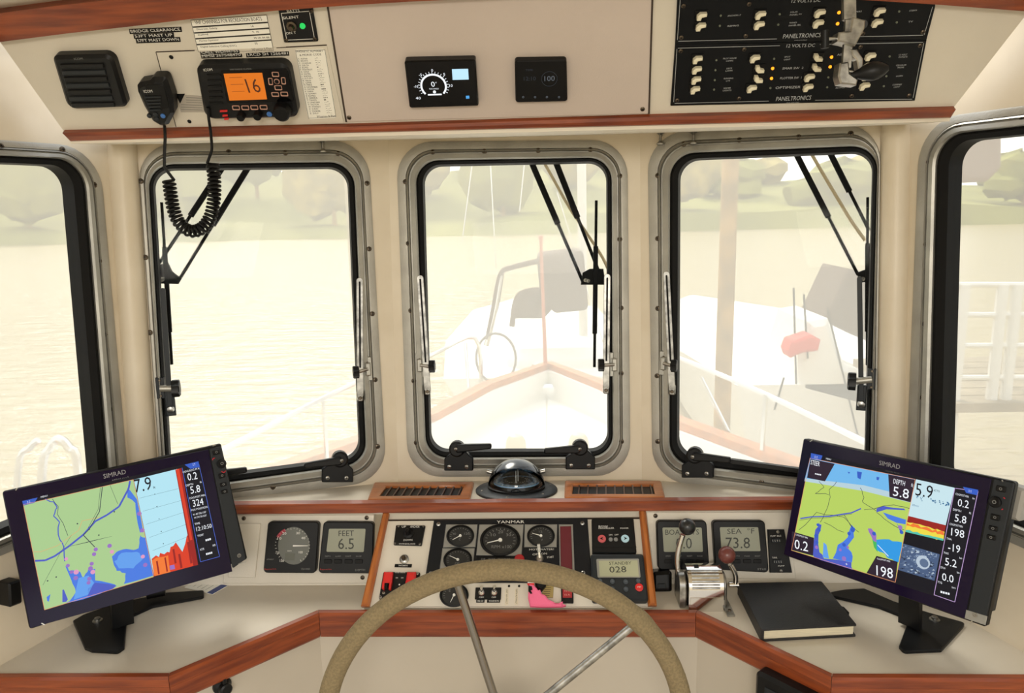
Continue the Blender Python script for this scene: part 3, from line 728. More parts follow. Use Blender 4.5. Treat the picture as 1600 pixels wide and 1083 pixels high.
breaker(z3f([(97, 193), (1181, 173), (1130, 435), (77, 457)]), 'lower black switch panel with four rows of ivory rockers, just above the wood nosing',
    [(194, 260, 0), (191, 305, 0), (188, 349, 0), (184, 391, 0), (442, 256, 0), (462, 302, 1), (456, 345, 1), (428, 386, 0), (714, 252, 1), (708, 296, 1), (677, 338, 0), (671, 381, 0), (940, 247, 0), (915, 375, 0), (932, 290, 0), (925, 333, 0)],
    [(771, 247, 1), (765, 289, 1), (517, 296, 1), (512, 339, 1), (274, 260, 0), (270, 303, 0), (267, 346, 0), (264, 387, 0), (523, 254, 0), (507, 380, 0), (757, 334, 0), (752, 377, 0), (1021, 244, 0), (1013, 288, 0), (1007, 329, 0), (996, 372, 0)],
    [('12 VOLTS DC', 575, 205, 697, 202, 5), ('PILOT HOUSE', 303, 256, 360, 253, 2.2), ('LAMPS', 316, 266, 346, 265, 2.2), ('DECK', 318, 299, 342, 297, 2.2), ('LAMPS', 313, 309, 343, 307, 2.2), ('RUNNING', 306, 342, 346, 340, 2.2), ('LTS', 316, 352, 332, 351, 2.2), ('WATER', 304, 384, 336, 382, 2.2), ('LIGHTS', 302, 394, 338, 392, 2.2),
     ('SPOT', 567, 249, 592, 248, 2.2), ('LIGHT', 565, 260, 592, 259, 2.2), ('SMAR SW  2', 558, 300, 648, 297, 3.2), ('PLOTTER SW  1', 548, 342, 640, 339, 3.2), ('OPTIMIZER', 528, 384, 636, 380, 3.6), ('AIS', 794, 240, 815, 239, 3), ('CABIN', 790, 372, 830, 370, 2.2), ('BLOWER', 788, 382, 828, 380, 2.2),
     ('12 VOLT', 1060, 240, 1096, 238, 2.2), ('OUTLETS', 1058, 250, 1096, 248, 2.2), ('CELLULAR', 1048, 285, 1092, 283, 2.2), ('PHONE', 1054, 295, 1082, 293, 2.2), ('HORN', 1048, 332, 1076, 330, 2.2), ('COMPASS', 1032, 369, 1072, 367, 2.2), ('LIGHT', 1038, 379, 1064, 377, 2.2), ('PANELTRONICS', 530, 436, 680, 430, 6.5), ('(949) 574-3822', 575, 446, 630, 444, 1.5)],
    [(120, 220), (394, 213), (105, 432), (372, 424), (895, 203), (1152, 196), (857, 413), (1104, 411)],
    [((108, 208), (548, 197)), ((720, 192), (1165, 183)), ((1168, 186), (1122, 422)), ((1118, 428), (700, 432)), ((500, 436), (94, 446)), ((90, 440), (104, 212))], 0)

# searchlight crank hanging from the ceiling in front of the breaker panels
VK = Plane((0, 1.08, 1.8), (1, 0, 0), (0, 0, 1))
k0 = VK.hit(*Z3(846, 340)); t = thing('searchlight_crank', 'worn chrome crank with black grip hanging in front of the breaker panels', 'crank', Matrix.Translation(VK.hit(*Z3(845, 0))))
kp = VK.px(1330, 60)/2.7586
h3 = lambda x, y, z=0: VK.hit(*Z3(x, y), z)
mb = MB().m(CHROME2); mb.bar(h3(843, -60), h3(846, 90), 52*kp, 26*kp, (0, -1, 0), .002); mb.bar(h3(846, 85), h3(832, 300), 36*kp, 20*kp, (0, -1, 0), .002); part('shaft', mb, t)
mb = MB().m(CHROME2); mb.prism(VK, VK.ll(z3f([(860, 82), (905, 95), (900, 130), (860, 205), (812, 190), (785, 185), (790, 145), (838, 140), (848, 82)])), -.012, .010, .002); part('bracket', mb, t)
mb = MB().m(CHROME2); mb.prism(VK, VK.ll(z3f([(846, 215), (872, 215), (900, 255), (898, 310), (880, 310), (872, 262), (855, 245)])), -.008, .006, .0015)
mb.prism(VK, VK.ll(z3f([(798, 275), (835, 270), (840, 320), (875, 345), (868, 372), (800, 365), (790, 330)])), -.012, .008, .002); part('crank_yoke', mb, t)
mb = MB().m(CHROME2).cyl(h3(800, 300), h3(872, 312), 7*kp, n=12); mb.cyl(h3(812, 345), h3(850, 362), 9*kp, n=12); part('pivot_pin', mb, t)
a = h3(838, 330); d_ = (h3(998, 300)-a+V((0, -.012, 0)))
mb = MB().m(BLACK); rr = [10, 13, 20, 30, 37, 40, 37, 28, 12]; mb.tube([a+d_*k/8 for k in range(9)], [r*kp for r in rr], 18); part('grip', mb, t)
mb = MB().m(CHROME2).cyl(h3(815, 328), h3(845, 329), 14*kp, 12*kp, 14); part('grip_collar', mb, t)
mb = MB().m(BLACK).cyl(h3(742, 132), h3(742, 208), 17*kp, n=16); part('clamp_knob', mb, t); mb = MB().m(CHROME2).cyl(h3(757, 168), h3(795, 166), 7*kp); part('clamp_screw', mb, t)
mb = MB().m(BLACK).cyl(h3(905, 105, .004), h3(905, 105, -.02), 20*kp, n=16); part('clamp_knob', mb, t)

# two little chrome clips over the windows and one above the left one
for (px, py), P, lab in (((504, 226), PL, 'small chrome button clip above the left window'), ((1032, 214), PR, 'left one of two chrome button clips above the right window'), ((1084, 213), PR, 'right one of two chrome button clips above the right window')):
    c = P.l(px, py+2, .01); Pv = Plane(P.w(*c, .012), P.u, P.n*-1); r = P.px(px, py)*6
    mb = MB().m(CHROME2); mb.lathe(Pv, (0, 0), [(r, .013), (r, .010), (r*.35, .006), (r*.35, -.006), (r*.8, -.010), (r, -.012), (r*.9, -.014)], 16)
    mb.cyl(P.w(c[0], c[1]+.008, 0), P.w(c[0], c[1]+.008, .012), r*.4, n=8)
    solo('curtain_clip', mb, lab, 'clip', group='chrome clips over the front windows')

# ------------------------------------------------------------------ window stays, dogs, wipers, covers
def pbar(mb, P, p0, p1, wpx, z0, z1, r=True, bev=.0006, k=3):
    a, b = V(P.l(*p0, z1)), V(P.l(*p1, z1)); d = (b-a).normalized(); wd = P.px(*p0)*wpx/2; n = V((-d.y, d.x))*wd
    q = [tuple(a-n), tuple(b-n), tuple(b+n), tuple(a+n)]
    return mb.prism(P, round_poly(q, wd*.95, k) if r else q, z0, z1, bev)
def stay(P, top, bot, knob, brk, side_, where):
    """slotted chrome stay with its clamp knob"""
    t = thing('window_stay', where, 'window stay', P.mat(*P.l(*bot)), group='window stays')
    mb = MB().m(CHROME2); pbar(mb, P, top, bot, 10, .018, .021); part('arm', mb, t)
    mb = MB().m(RUB); pbar(mb, P, (top[0]*.97+bot[0]*.03, top[1]*.97+bot[1]*.03), (top[0]*.25+bot[0]*.75, top[1]*.25+bot[1]*.75), 3, .0205, .0215); part('slot', mb, t)
    mb = MB().m(ALU); s_ = P.px(*brk)*5; c = P.l(*brk, .016); mb.box(P, *c, s_*2.6, s_*7.5, .003, .012, .001); mb.box(P, *c, s_*1.6, s_*4, .012, .02, .002); part('bracket', mb, t)
    mb = MB().m(CHROME2).cyl(P.w(*P.l(*brk, .022), .018), P.w(*P.l(*knob, .022), .022), .0042, n=10); part('spindle', mb, t)
    k = P.l(*knob, .03); mb = MB().m(BLACK); u = (V(P.l(*knob))-V(P.l(*brk))).normalized(); Pk = Plane(P.w(*k, .022), P.v, n=P.u*u.x)
    q = [(math.cos(a)*(.0145 if i % 2 else .0118), math.sin(a)*(.0145 if i % 2 else .0118)) for i, a in ((i, i*math.pi/7) for i in range(14))]
    mb.prism(Pk, q, -.006, .007, .0015); part('knob', mb, t)
    mb = MB().m(CHROME2); e = P.l(bot[0], bot[1], .02); mb.box(P, e[0], e[1]+.003, .012, .022, .008, .020, .002, .003); mb.m(STEEL); mb.lathe(P, (e[0], e[1]), [(.0045, .02), (.003, .024)], 10); part('pivot', mb, t)
    for dy in (-.014, .014): 
        mb = MB().m(STEEL).lathe(P, (c[0], c[1]+dy), [(.003, .012), (.0022, .0138)], 8); part('screw', mb, t)
stay(PC, (656, 430), (668, 612), (674, 573), (656, 571), 1, 'chrome slotted stay with black knob at the left edge of the middle window')
stay(PC, (949, 428), (947, 610), (940, 571), (960, 570), -1, 'chrome slotted stay with black knob at the right edge of the middle window')
stay(PL, (562, 434), (563, 622), (557, 582), (575, 577), -1, 'chrome slotted stay with black knob at the right edge of the left window')
stay(PR, (1041, 424), (1050, 612), (1052, 572), (1036, 568), 1, 'chrome slotted stay with black knob at the left edge of the right window')
def dark_stay(P, top, bot, knob, brk, where):
    t = thing('window_stay', where, 'window stay', P.mat(*P.l(*bot)), group='window stays')
    mb = MB().m(CHAR); pbar(mb, P, top, bot, 8, .014, .018); part('arm', mb, t)
    c = P.l(*brk, .016); mb = MB().m(CHAR); s_ = P.px(*brk); mb.box(P, *c, s_*13, s_*36, .004, .013, .001); part('bracket', mb, t)
    mb = MB().m(ALU).cyl(P.w(*P.l(*brk, .02), .022), P.w(*P.l(*knob, .02), .022), .007, n=12); part('spindle', mb, t)
    u = (V(P.l(*knob))-V(P.l(*brk))).normalized(); k = P.l(*knob, .022); Pk = Plane(P.w(*k, .022), P.v, n=P.u*u.x)
    q = [(math.cos(a)*(.0185 if i % 2 else .0155), math.sin(a)*(.0185 if i % 2 else .0155)) for i, a in ((i, i*math.pi/8) for i in range(16))]
    mb = MB().m(BLACK); mb.prism(Pk, q, -.006, .009, .002); part('knob', mb, t)
    e = P.l(bot[0], bot[1], .02); mb = MB().m(CHAR); mb.box(P, e[0], e[1]+.012, s_*15, s_*44, .004, .016, .002); part('foot_bracket', mb, t)
    mb = MB().m(CHROME2).lathe(P, e, [(.008, .016), (.006, .022), (.002, .023)], 12); part('pivot', mb, t)
    for dy in (-.016, .016):
        mb = MB().m(STEEL).lathe(P, (c[0], c[1]+dy), [(.0028, .013), (.002, .0148)], 8); part('screw', mb, t)
dark_stay(PL, (254, 450), (266, 640), (274, 607), (250, 607), 'dark stay with black knob at the left edge of the left window')
dark_stay(PR, (1343, 432), (1346, 632), (1332, 596), (1362, 593), 'dark stay with black knob at the right edge of the right window')
def dog(P, bl, tr_, h0, h1, where):
    t = thing('window_latch', where, 'latch', P.mat(*P.l(*bl)), group='black window latches')
    (x0, y1), (x1, y0) = bl, tr_
    q = [(x0, y1-(y1-y0)*.62), (x0+(x1-x0)*.28, y0+2), (x1-(x1-x0)*.25, y0), (x1, y1-(y1-y0)*.62), (x1, y1), (x0, y1)]
    mb = MB().m(BLACK); plate(mb, P, q, .004, .022, .002, .002, 2); part('base', mb, t)
    mx_, my_ = (x0+x1)/2, (y0+y1)/2
    mb = MB().m(BLACK); mb.lathe(P, P.l(mx_+(h0[0]-mx_)*.6, y0-4, .025), [(.018, .010), (.018, .026), (.014, .030)], 18); part('hub', mb, t)
    mb = MB().m(BLACK); a, b = V(P.l(*h0, .035)), V(P.l(*h1, .035)); d = (b-a).normalized(); n = V((-d.y, d.x)); 
    mb.prism(P, round_poly([tuple(a-n*.009), tuple(b-n*.005), tuple(b+n*.006), tuple(a+n*.010)], .004, 3), .026, .037, .003); part('handle', mb, t)
    for fx in (.18, .78): screw(P, x0+(x1-x0)*fx, y1-(y1-y0)*.22, .022, .0045, t, mt=CHROME2)
    screw(P, h0[0], h0[1], .037, .004, t, mt=CHROME2)
dog(PC, (694, 736), (739, 706), (712, 702), (768, 698), 'black latch with lever pointing right, left of two under the middle window')
dog(PC, (884, 734), (930, 704), (906, 702), (850, 705), 'black latch with lever pointing left, right of two under the middle window')
dog(PL, (503, 754), (552, 722), (534, 720), (475, 728), 'black latch with lever pointing left at the lower right of the left window')
dog(PL, (318, 768), (350, 742), (330, 744), (386, 735), 'black latch half hidden behind the left chart plotter')
dog(PR, (1065, 747), (1115, 716), (1082, 714), (1142, 720), 'black latch with lever pointing right at the lower left of the right window')
# sill rail under right window
mb = MB().m(BLACK); pbar(mb, PR, (1140, 721), (1262, 738), 7, .004, .018)
solo('window_bolt', mb, 'long black bolt bar along the sill of the right window', 'bolt')

def wiper(P, a0, a1, b0, b1, brk, bl0, bl1, where):
    P = P.off(-.075)
    t = thing('windscreen_wiper', where, 'wiper', P.mat(*P.l(*a0)), group='pantograph wipers')
    for p, q, wd in ((a0, a1, 9), (b0, b1, 9)):
        mid = (p[0]*.45+q[0]*.55, p[1]*.45+q[1]*.55)
        mb = MB().m(WIPB); pbar(mb, P, p, mid, wd, 0, .012, False, .002); pbar(mb, P, mid, q, wd*.55, .003, .009, False, 0)
        for s_ in (0, .02): mb.lathe(P, P.l(p[0]+(q[0]-p[0])*s_, p[1]+(q[1]-p[1])*s_), [(.011, 0), (.011, .014), (.006, .017)], 12)
        part('arm', mb, t)
    mb = MB().m(WIPB); plate(mb, P, brk, .004, .020, .002); part('bracket', mb, t)
    for x, y in ((brk[0][0]+8, brk[-1][1]-6), (brk[1][0]-7, brk[-1][1]-7)): screw(P, x, y, .020, .0045, t, 'bolt', CHROME2)
    mx_, my_ = (bl0[0]+bl1[0])/2, (bl0[1]+bl1[1])/2
    mb = MB().m(WIPB); pbar(mb, P, bl0, bl1, 4, .006, .016, False); part('blade', mb, t)
    mb = MB().m(WIPB); pbar(mb, P, (mx_*.55+bl0[0]*.45, my_*.55+bl0[1]*.45), (mx_*.4+bl1[0]*.6, my_*.4+bl1[1]*.6), 7, .012, .022, False, .001)
    part('blade_carrier', mb, t)
wiper(PC, (824, 238), (911, 441), (862, 236), (936, 425), [(911, 426), (922, 420), (943, 420), (946, 445), (908, 445)], (932, 313), (929, 574), 'black twin-arm wiper outside the middle window')
wiper(PL, (357, 246), (248, 412), (398, 244), (278, 440), [(245, 414), (262, 411), (268, 424), (281, 434), (278, 444), (243, 443)], (252, 316), (268, 570), 'black twin-arm wiper outside the left window, behind the coiled cord')
wiper(PR, (1238, 228), (1341, 430), (1290, 224), (1358, 360), [(1340, 426), (1350, 422), (1361, 420), (1362, 440), (1342, 442)], (1356, 308), (1355, 571), 'black twin-arm wiper outside the right window')
for P, pts, lab in ((PC, [(842, 240), (862, 275), (890, 325), (915, 362), (940, 400), (952, 425)], 'beige washer hose beside the middle wiper'), (PR, [(1262, 230), (1285, 270), (1310, 312), (1330, 345), (1352, 376)], 'beige washer hose beside the right wiper')):
    Pq = P.off(-.085); mb = MB().m(mat('beige_hose', (176, 160, 128), .6)); mb.tube(catmull([Pq.hit(*p) for p in pts], 4), .0035, 8)
    solo('washer_hose', mb, lab, 'hose', group='wiper washer hoses')
for no, lab in ((1, 'translucent pale mesh sun cover over the middle window'), (2, 'translucent pale mesh sun cover over the left front window'), (3, 'translucent pale mesh sun cover over the right front window'), (4, 'translucent pale mesh sun cover over the left side window'), (5, 'translucent pale mesh sun cover over the right side window')):
    _, P, O, B, G = WIN[no]; c = V((sum(p[0] for p in O)/4, sum(p[1] for p in O)/4)); q = [tuple(c+(V(p)-c)*1.0) for p in B]
    q = [tuple(c+(V(p)-c)*(1.2 if no < 4 else 1.5)) for p in q]
    mb = MB().m(SUNMESH); mb.rings([[P.w(a, b, -.11) for a, b in round_poly(q, .03, 3)], [P.w(a, b, -.11) for a, b in inset(round_poly(q, .03, 3), .002)]], cap1=True)
    solo('mesh_sun_cover', mb, lab, 'sun cover', P.mat(c.x, q[2][1], -.11), group='mesh covers outside the windows')

# ------------------------------------------------------------------ dash shelf and instruments
zAf = zs(4.512, 560, 720); ZA = zz(4.512, 560, 720)
zBf = zs(3.636, 820, 720); ZB = zz(3.636, 820, 720)
zDf = zs(4.921, 360, 740); ZD = zz(4.921, 360, 740)
# compass
c = SH.l(807, 764, .004); k = SH.px(807, 769)
t = thing('compass', 'domed black marine compass with pale blue card in the middle of the dash shelf', 'compass', SH.mat(*c))
R0 = k*64
mb = MB().m(CHAR); mb.lathe(SH, c, [(R0, 0), (R0, .004), (R0*.97, .006), (R0*.74, .008), (R0*.72, .008)], 48); part('flange', mb, t)
for i in range(6):
    a = i*math.pi/3+.3; mb = MB().m(CHROME2); mb.lathe(SH, (c[0]+R0*.87*math.cos(a), c[1]+R0*.87*math.sin(a)), [(.003, .006), (.002, .0078)], 8); part('screw', mb, t)
mb = MB().m(BLACK2); mb.lathe(SH, c, [(R0*.70, .006), (R0*.70, .012), (R0*.62, .015)], 48); part('rim', mb, t)
mb = MB().m(mat('compass_card', (150, 188, 220), .5)); mb.lathe(SH, c, [(R0*.56, .018), (R0*.56, .021)], 40)
mb.m(BLACK2).lathe(SH, c, [(R0*.40, .021), (R0*.38, .0235)], 32); mb.m(WHITE)
for i in range(36):
    a = i*math.pi/18; l_ = .43 if i % 3 else .38
    p = [(c[0]+r*R0*math.cos(a+s_), c[1]+r*R0*math.sin(a+s_)) for r, s_ in ((l_+.05, -.014), (.55, -.014), (.55, .014), (l_+.05, .014))]; mb.prism(SH, p, .0212, .0216)
for s_, a in (('N', 90), ('E', 0), ('S', 270), ('W', 180), ('3', 60), ('6', 30), ('12', -30), ('15', -60), ('21', -120), ('24', -150)):
    x, y = c[0]+.28*R0*math.cos(math.radians(a)), c[1]+.28*R0*math.sin(math.radians(a)); mb.text(SH, s_, x-.004, y-.003, x+.004, y-.003, .007, .0238)
part('compass_card', mb, t, 'pale blue compass card')
mb = MB().m(WHITE).cyl(SH.w(c[0], c[1]-R0*.3, .022), SH.w(c[0], c[1]-R0*.3, .05), .0008, n=6); mb.cyl(SH.w(c[0]+.004, c[1]-R0*.1, .022), SH.w(c[0]+.004, c[1]-R0*.1, .058), .0008, n=6); part('lubber_line', mb, t)
dg_ = bpy.data.materials.new('smoked_dome'); dg_.use_nodes = True; n_ = dg_.node_tree; n_.nodes.clear()
o1 = n_.nodes.new('ShaderNodeOutputMaterial'); mx = n_.nodes.new('ShaderNodeMixShader'); tr = n_.nodes.new('ShaderNodeBsdfTransparent'); gl = n_.nodes.new('ShaderNodeBsdfGlossy'); fr = n_.nodes.new('ShaderNodeFresnel')
gl.inputs['Roughness'].default_value = .03; fr.inputs[0].default_value = 1.5; tr.inputs[0].default_value = (.80, .83, .86, 1)
n_.links.new(fr.outputs[0], mx.inputs[0]); n_.links.new(tr.outputs[0], mx.inputs[1]); n_.links.new(gl.outputs[0], mx.inputs[2]); n_.links.new(mx.outputs[0], o1.inputs[0])
mb = MB().m(dg_); Rd = R0*.66
mb.lathe(SH, c, [(Rd*math.cos(a), .012+Rd*.92*math.sin(a)) for a in [i*math.pi/2/14 for i in range(14)]]+[(.0003, .012+Rd*.92)], 48); part('dome', mb, t, 'clear smoked dome')
# black hood over the rear and top of the dome
mb = MB().m(mat('hood_black', (16, 17, 20), .18, coat=.5)); Rh = Rd*1.05; rs = []
for i in range(13):
    th = math.radians(52+ (180-52)*i/12)          # from front-top over the back
    ring_ = []
    for j in range(25):
        ph = math.radians(180*j/24)               # left to right
        x = math.cos(ph)*Rh; rr = math.sin(ph)*Rh
        ring_.append(SH.w(c[0]+x, c[1]-rr*math.cos(th), .012+rr*.95*math.sin(th)))
    rs.append(ring_)
mb.rings(rs, close=False); part('hood', mb, t, 'glossy black hood')
for s_ in (-1, 1):
    mb = MB().m(CHROME2).cyl(SH.w(c[0]+s_*Rh*.86, c[1]-.012, .012+Rh*.52), SH.w(c[0]+s_*Rh*1.02, c[1]-.012, .012+Rh*.56), .0045, n=12); part('pivot_screw', mb, t)
# vents
def vent(q, inner, where, n):
    t = thing('air_vent', where, 'vent', SH.mat(*SH.l((q[2][0]+q[3][0])/2, q[2][1])), group='wooden vents on the dash shelf')
    O_, I_ = SH.ll(q, .004), SH.ll(inner, .007)
    mb = MB().m(WOOD2)
    mb.rings([[SH.w(a, b, z) for a, b in L] for L, z in ((O_, 0), (O_, .004), (inset(O_, .003), .007), (lerpq(O_, I_, .85), .007), (I_, .005), (I_, .0008))]); part('frame', mb, t)
    mb = MB().m(BLACK2); mb.prism(SH, I_, .0003, .001); part('well', mb, t)
    for i in range(n):
        f = (i+.7)/n; a = V(I_[0])*(1-f)+V(I_[1])*f; b = V(I_[3])*(1-f)+V(I_[2])*f
        mb = MB().m(mat('slat_dark', (66, 40, 28), .4)); mb.prism(SH, [(a.x-.0015, a.y), (a.x+.0015, a.y), (b.x+.0015, b.y), (b.x-.0015, b.y)], .001, .005); part('slat', mb, t)
vent(zAf([(110, 160), (815, 155), (785, 275), (62, 282)]), zAf([(195, 176), (745, 174), (715, 240), (145, 245)]), 'wooden slatted vent left of the compass', 10)
vent(zBf([(228, 118), (775, 120), (798, 215), (225, 215)]), zBf([(275, 132), (728, 132), (740, 186), (268, 186)]), 'wooden slatted vent right of the compass', 9)

# wooden posts either side of the centre console
for a, b, lab in ((ZA(197, 350), ZA(45, 1032), 'golden wooden strip at the left edge of the engine console'), (ZB(668, 272), ZB(727, 828), 'golden wooden strip at the right edge of the engine console')):
    mb = MB().m(WOOD2); A_, B_ = PD.hit(*a, .008), PD.hit(*b, .008)
    Pm = PD; mb = MB().m(WOOD2); p, q = PD.l(*a, .012), PD.l(*b, .012); n = .0082
    mb.prism(PD, [(p[0]-n*.8, p[1]), (q[0]-n, q[1]+.002), (q[0]+n, q[1]+.002), (p[0]+n*.8, p[1])], .0005, .014, .004)
    solo('console_strip', mb, lab, 'wood strip', xmat(A_, B_, (0, 1, 0)), group='wooden strips beside the engine console')
# lid seam and inner plate of the centre console
mb = MB().m(CREAM); plate(mb, PD, [ZA(205, 425), (1000, 811), (1016, 948), ZA(70, 1028)], .0004, .0035, .0006)
t = thing('console_plate', 'cream instrument plate filling the raked engine console', 'panel', PD.mat(0, 0)); part('board', mb, t)
mb = MB().m(GROOVE); line(mb, PD, ZA(205, 418), (1000, 809), .002, .0004, .0044); part('hinge_gap', mb, t, 'dark hinge gap along the top')
PE = PD.off(.0036)

def inst(P, q, lab, z1=.014, name='instrument', cat='instrument', group='square black instruments', r=.008):
    t = thing(name, lab, cat, base(P, q), group=group)
    mb = MB().m(BLACK); plate(mb, P, q, .0004, z1, .002, r); part('housing', mb, t); return t
# cover plates behind instruments
for q, lab in ((zDf([(0, 322), (1105, 318), (1060, 845), (-60, 845)]), 'pale screwed plate carrying two instruments at the left of the console'), ([ZB(690, 292), ZB(1500, 292), ZB(1540, 672), ZB(735, 668)], 'pale screwed plate carrying two instruments at the right of the console')):
    t = thing('instrument_plate', lab, 'panel', base(PV, q)); mb = MB().m(CREAM); plate(mb, PV, q, .0003, .003, .001); part('board', mb, t)
    for p in ([ZD(103, 345), ZD(1048, 340), ZD(1016, 800)] if 'left' in lab else [ZB(742, 313)]): screw(PV, *p, .003, .0045, t)
PW = PV.off(.0033)
mb = MB().m(CREAM); plate(mb, PW, zDf([(20, 385), (232, 385), (188, 803), (-20, 800)]), .0003, .0035, .001); solo('blanking_plate', mb, 'plain cream blanking plate left of the wind dial', 'panel', PW.mat(*PW.l(*ZD(100, 800))))
# wind/speed dial
t = inst(PW, zDf([(288, 370), (682, 370), (655, 768), (250, 765)]), 'square black instrument with round dial, white needle and red arc')
c = PW.l(*ZD(478, 555), .014); kx = PW.px(*ZD(478, 555))/4.921
mb = MB().m(mat('dial_grey', (96, 98, 92), .4)); mb.prism(PW, [(c[0]+kx*120*math.cos(a)+kx*10, c[1]+kx*140*math.sin(a)) if True else 0 for a in [i*math.pi/16-math.pi*.0 for i in range(32)]][:], .014, .0145)
part('dial_face', mb, t, 'grey dial face')
mb = MB().m(mat('dial_red', (150, 40, 58), .5)); ringflat(mb, PW, c, kx*118, kx*140, .0145, .0149, 115, 150, 10); part('red_arc', mb, t, 'dull red arc')
mb = MB().m(WHITE)
for i in range(30):
    a = math.radians(-60+300*i/29+ -0); p0, p1 = kx*(126 if i % 3 else 120), kx*134
    p = [(c[0]+r*math.cos(a+s_), c[1]+r*math.sin(a+s_)) for r, s_ in ((p0, -.008), (p1, -.008), (p1, .008), (p0, .008))]; mb.prism(PW, p, .0146, .0150)
for s_, x, y in (('20', 400, 470), ('30', 505, 468), ('40', 545, 505), ('100', 525, 615), ('10', 362, 508), ('-120', 345, 618), ('150', 380, 680)): mb.ptext(PW, s_, ZD(x, y), ZD(x+30, y), 3.8, .0150)
mb.ptext(PW, 'KNOTS', ZD(440, 600), ZD(470, 600), 2, .015); mb.m(GREY); mb.ptext(PW, 'ST60 WIND', ZD(545, 742), ZD(612, 742), 3, .0145); mb.ptext(PW, 'APPARENT', ZD(278, 665), ZD(334, 665), 2, .0145)
part('scale_print', mb, t)
mb = MB().m(WHITE); mb.prism(PW, [(c[0]+kx*5, c[1]-kx*5), (c[0]+kx*118, c[1]-kx*1.5), (c[0]+kx*118, c[1]+kx*2), (c[0]+kx*5, c[1]+kx*6)], .0155, .0162); part('needle', mb, t, 'white needle')
mb = MB().m(mat('dark_lcd', (88, 90, 80), .4)); plate(mb, PW, zDf([(420, 615), (495, 615), (490, 668), (418, 668)]), .0146, .0152); part('small_lcd', mb, t)
REDT = mat('red_print', (170, 50, 40), .5)
mb = MB(); mb.ptext(PW, 'Raymarine', ZD(263, 745), ZD(352, 742), 3, .0146, REDT); part('brand_print', mb, t, 'red lettering')
def lcd_inst(P, q, lcd, lab, line1, num, t1, n1, keys, brand, redp):
    t = inst(P, q, lab)
    mb = MB().m(LCD); plate(mb, P, lcd, .0138, .0145, 0, .002, 2); part('lcd', mb, t, 'grey lcd window')
    mb = MB(); mb.m(LCDT); mb.ptext(P, line1, *t1, 8.5, .0147)
    x0, y0, x1, hh = n1; mb.ptext(P, num, (x0, y0), (x1, y0), hh, .0147); part('lcd_digits', mb, t)
    mb = MB().m(GREY)
    for s_, a, b in keys: mb.ptext(P, s_, a, b, 2, .0146)
    if brand: mb.ptext(P, *brand, 3, .0146)
    part('key_print', mb, t)
    if redp: mb = MB(); mb.ptext(P, 'Raymarine', *redp, 3, .0146, REDT); part('brand_print', mb, t, 'red lettering')
    for s_, a, b in keys:
        mb = MB().m(BLACK2); cx_, cy_ = (a[0]+b[0])/2, a[1]+7; mb.box(P, *P.l(cx_, cy_, .015), P.px(cx_, cy_)*12, P.px(cx_, cy_)*6, .0138, .0156, .0006, .001); part('key', mb, t)
lcd_inst(PW, zDf([(715, 370), (1102, 374), (1092, 770), (673, 768)]), zDf([(758, 425), (1040, 425), (1025, 604), (738, 602)]), 'square black depth instrument reading FEET 6.5', 'FEET', '6.5', (ZD(832, 482), ZD(950, 480)), (*ZD(828, 582), ZD(950, 582)[0], 17),
    [(s_, ZD(x, 642), ZD(x+42, 641)) for s_, x in (('DEPTH', 728), ('ALARM', 806), ('RESET', 886), ('PAGE', 966))], ('DEPTH', ZD(960, 750), ZD(1035, 748)), (ZD(690, 746), ZD(778, 744)))
lcd_inst(PW, zBf([(748, 340), (1032, 341), (1050, 622), (757, 620)]), zBf([(782, 380), (1005, 380), (1012, 518), (790, 518)]), 'square black instrument with grey screen behind the black-knobbed throttle lever', 'BOAT KTS', '0.0', (ZB(798, 422), ZB(990, 420)), (*ZB(860, 500), ZB(950, 500)[0], 17),
    [(s_, ZB(x, 546), ZB(x+30, 545)) for s_, x in (('SPEED', 800), ('TRIP', 860), ('RESET', 922), ('PAGE', 980))], None, None)
lcd_inst(PW, zBf([(1065, 341), (1364, 341), (1388, 638), (1084, 620)]), zBf([(1108, 378), (1326, 378), (1340, 514), (1118, 514)]), 'square black instrument with grey screen reading SEA and 73.8', 'SEA  °F', '73.8', (ZB(1150, 416), ZB(1305, 414)), (*ZB(1142, 498), ZB(1280, 498)[0], 17),
    [(s_, ZB(x, 546), ZB(x+30, 545)) for s_, x in (('DEPTH', 1190), ('PAGE', 1248), ('RESET', 1308))], ('ST60', ZB(1322, 622), ZB(1370, 622)), None)
# pump switch plate at right
q = zBf([(1380, 392), (1475, 392), (1520, 637), (1393, 637)])
t = thing('pump_switch_plate', 'black two-row switch plate just left of the right chart plotter', 'switch', base(PW, q)); mb = MB().m(BLACK); plate(mb, PW, q, .0004, .005, .001); part('plate', mb, t)
mb = MB().m(WHITE); mb.ptext(PW, 'PUMP  BILG', ZB(1396, 433), ZB(1456, 431), 2.6, .0053); mb.ptext(PW, 'TANK', ZB(1406, 556), ZB(1434, 555), 2.6, .0053); mb.ptext(PW, 'PUMP', ZB(1440, 602), ZB(1475, 601), 2, .0053)
part('print', mb, t)
for y in (455, 575):
    mb = MB().m(CHAR); x = 1402+(y-455)*.07; plate(mb, PW, zBf([(x, y-12), (x+50, y-14), (x+54, y+10), (x+4, y+12)]), .004, .008, .001, .001); part('rocker', mb, t)
    mb = MB().m(WHITE)
    for i in range(4): line(mb, PW, ZB(x+6+13*i, y-6), ZB(x+8+13*i, y+6), .0004, .008, .0082)
    part('rocker_print', mb, t)
for x, y in ((1437, 405), (1456, 626)): screw(PW, *ZB(x, y), .005, .0032, t, mt=CHROME2)
q = zDf([(0, 0), (0, 0), (0, 0), (0, 0)])
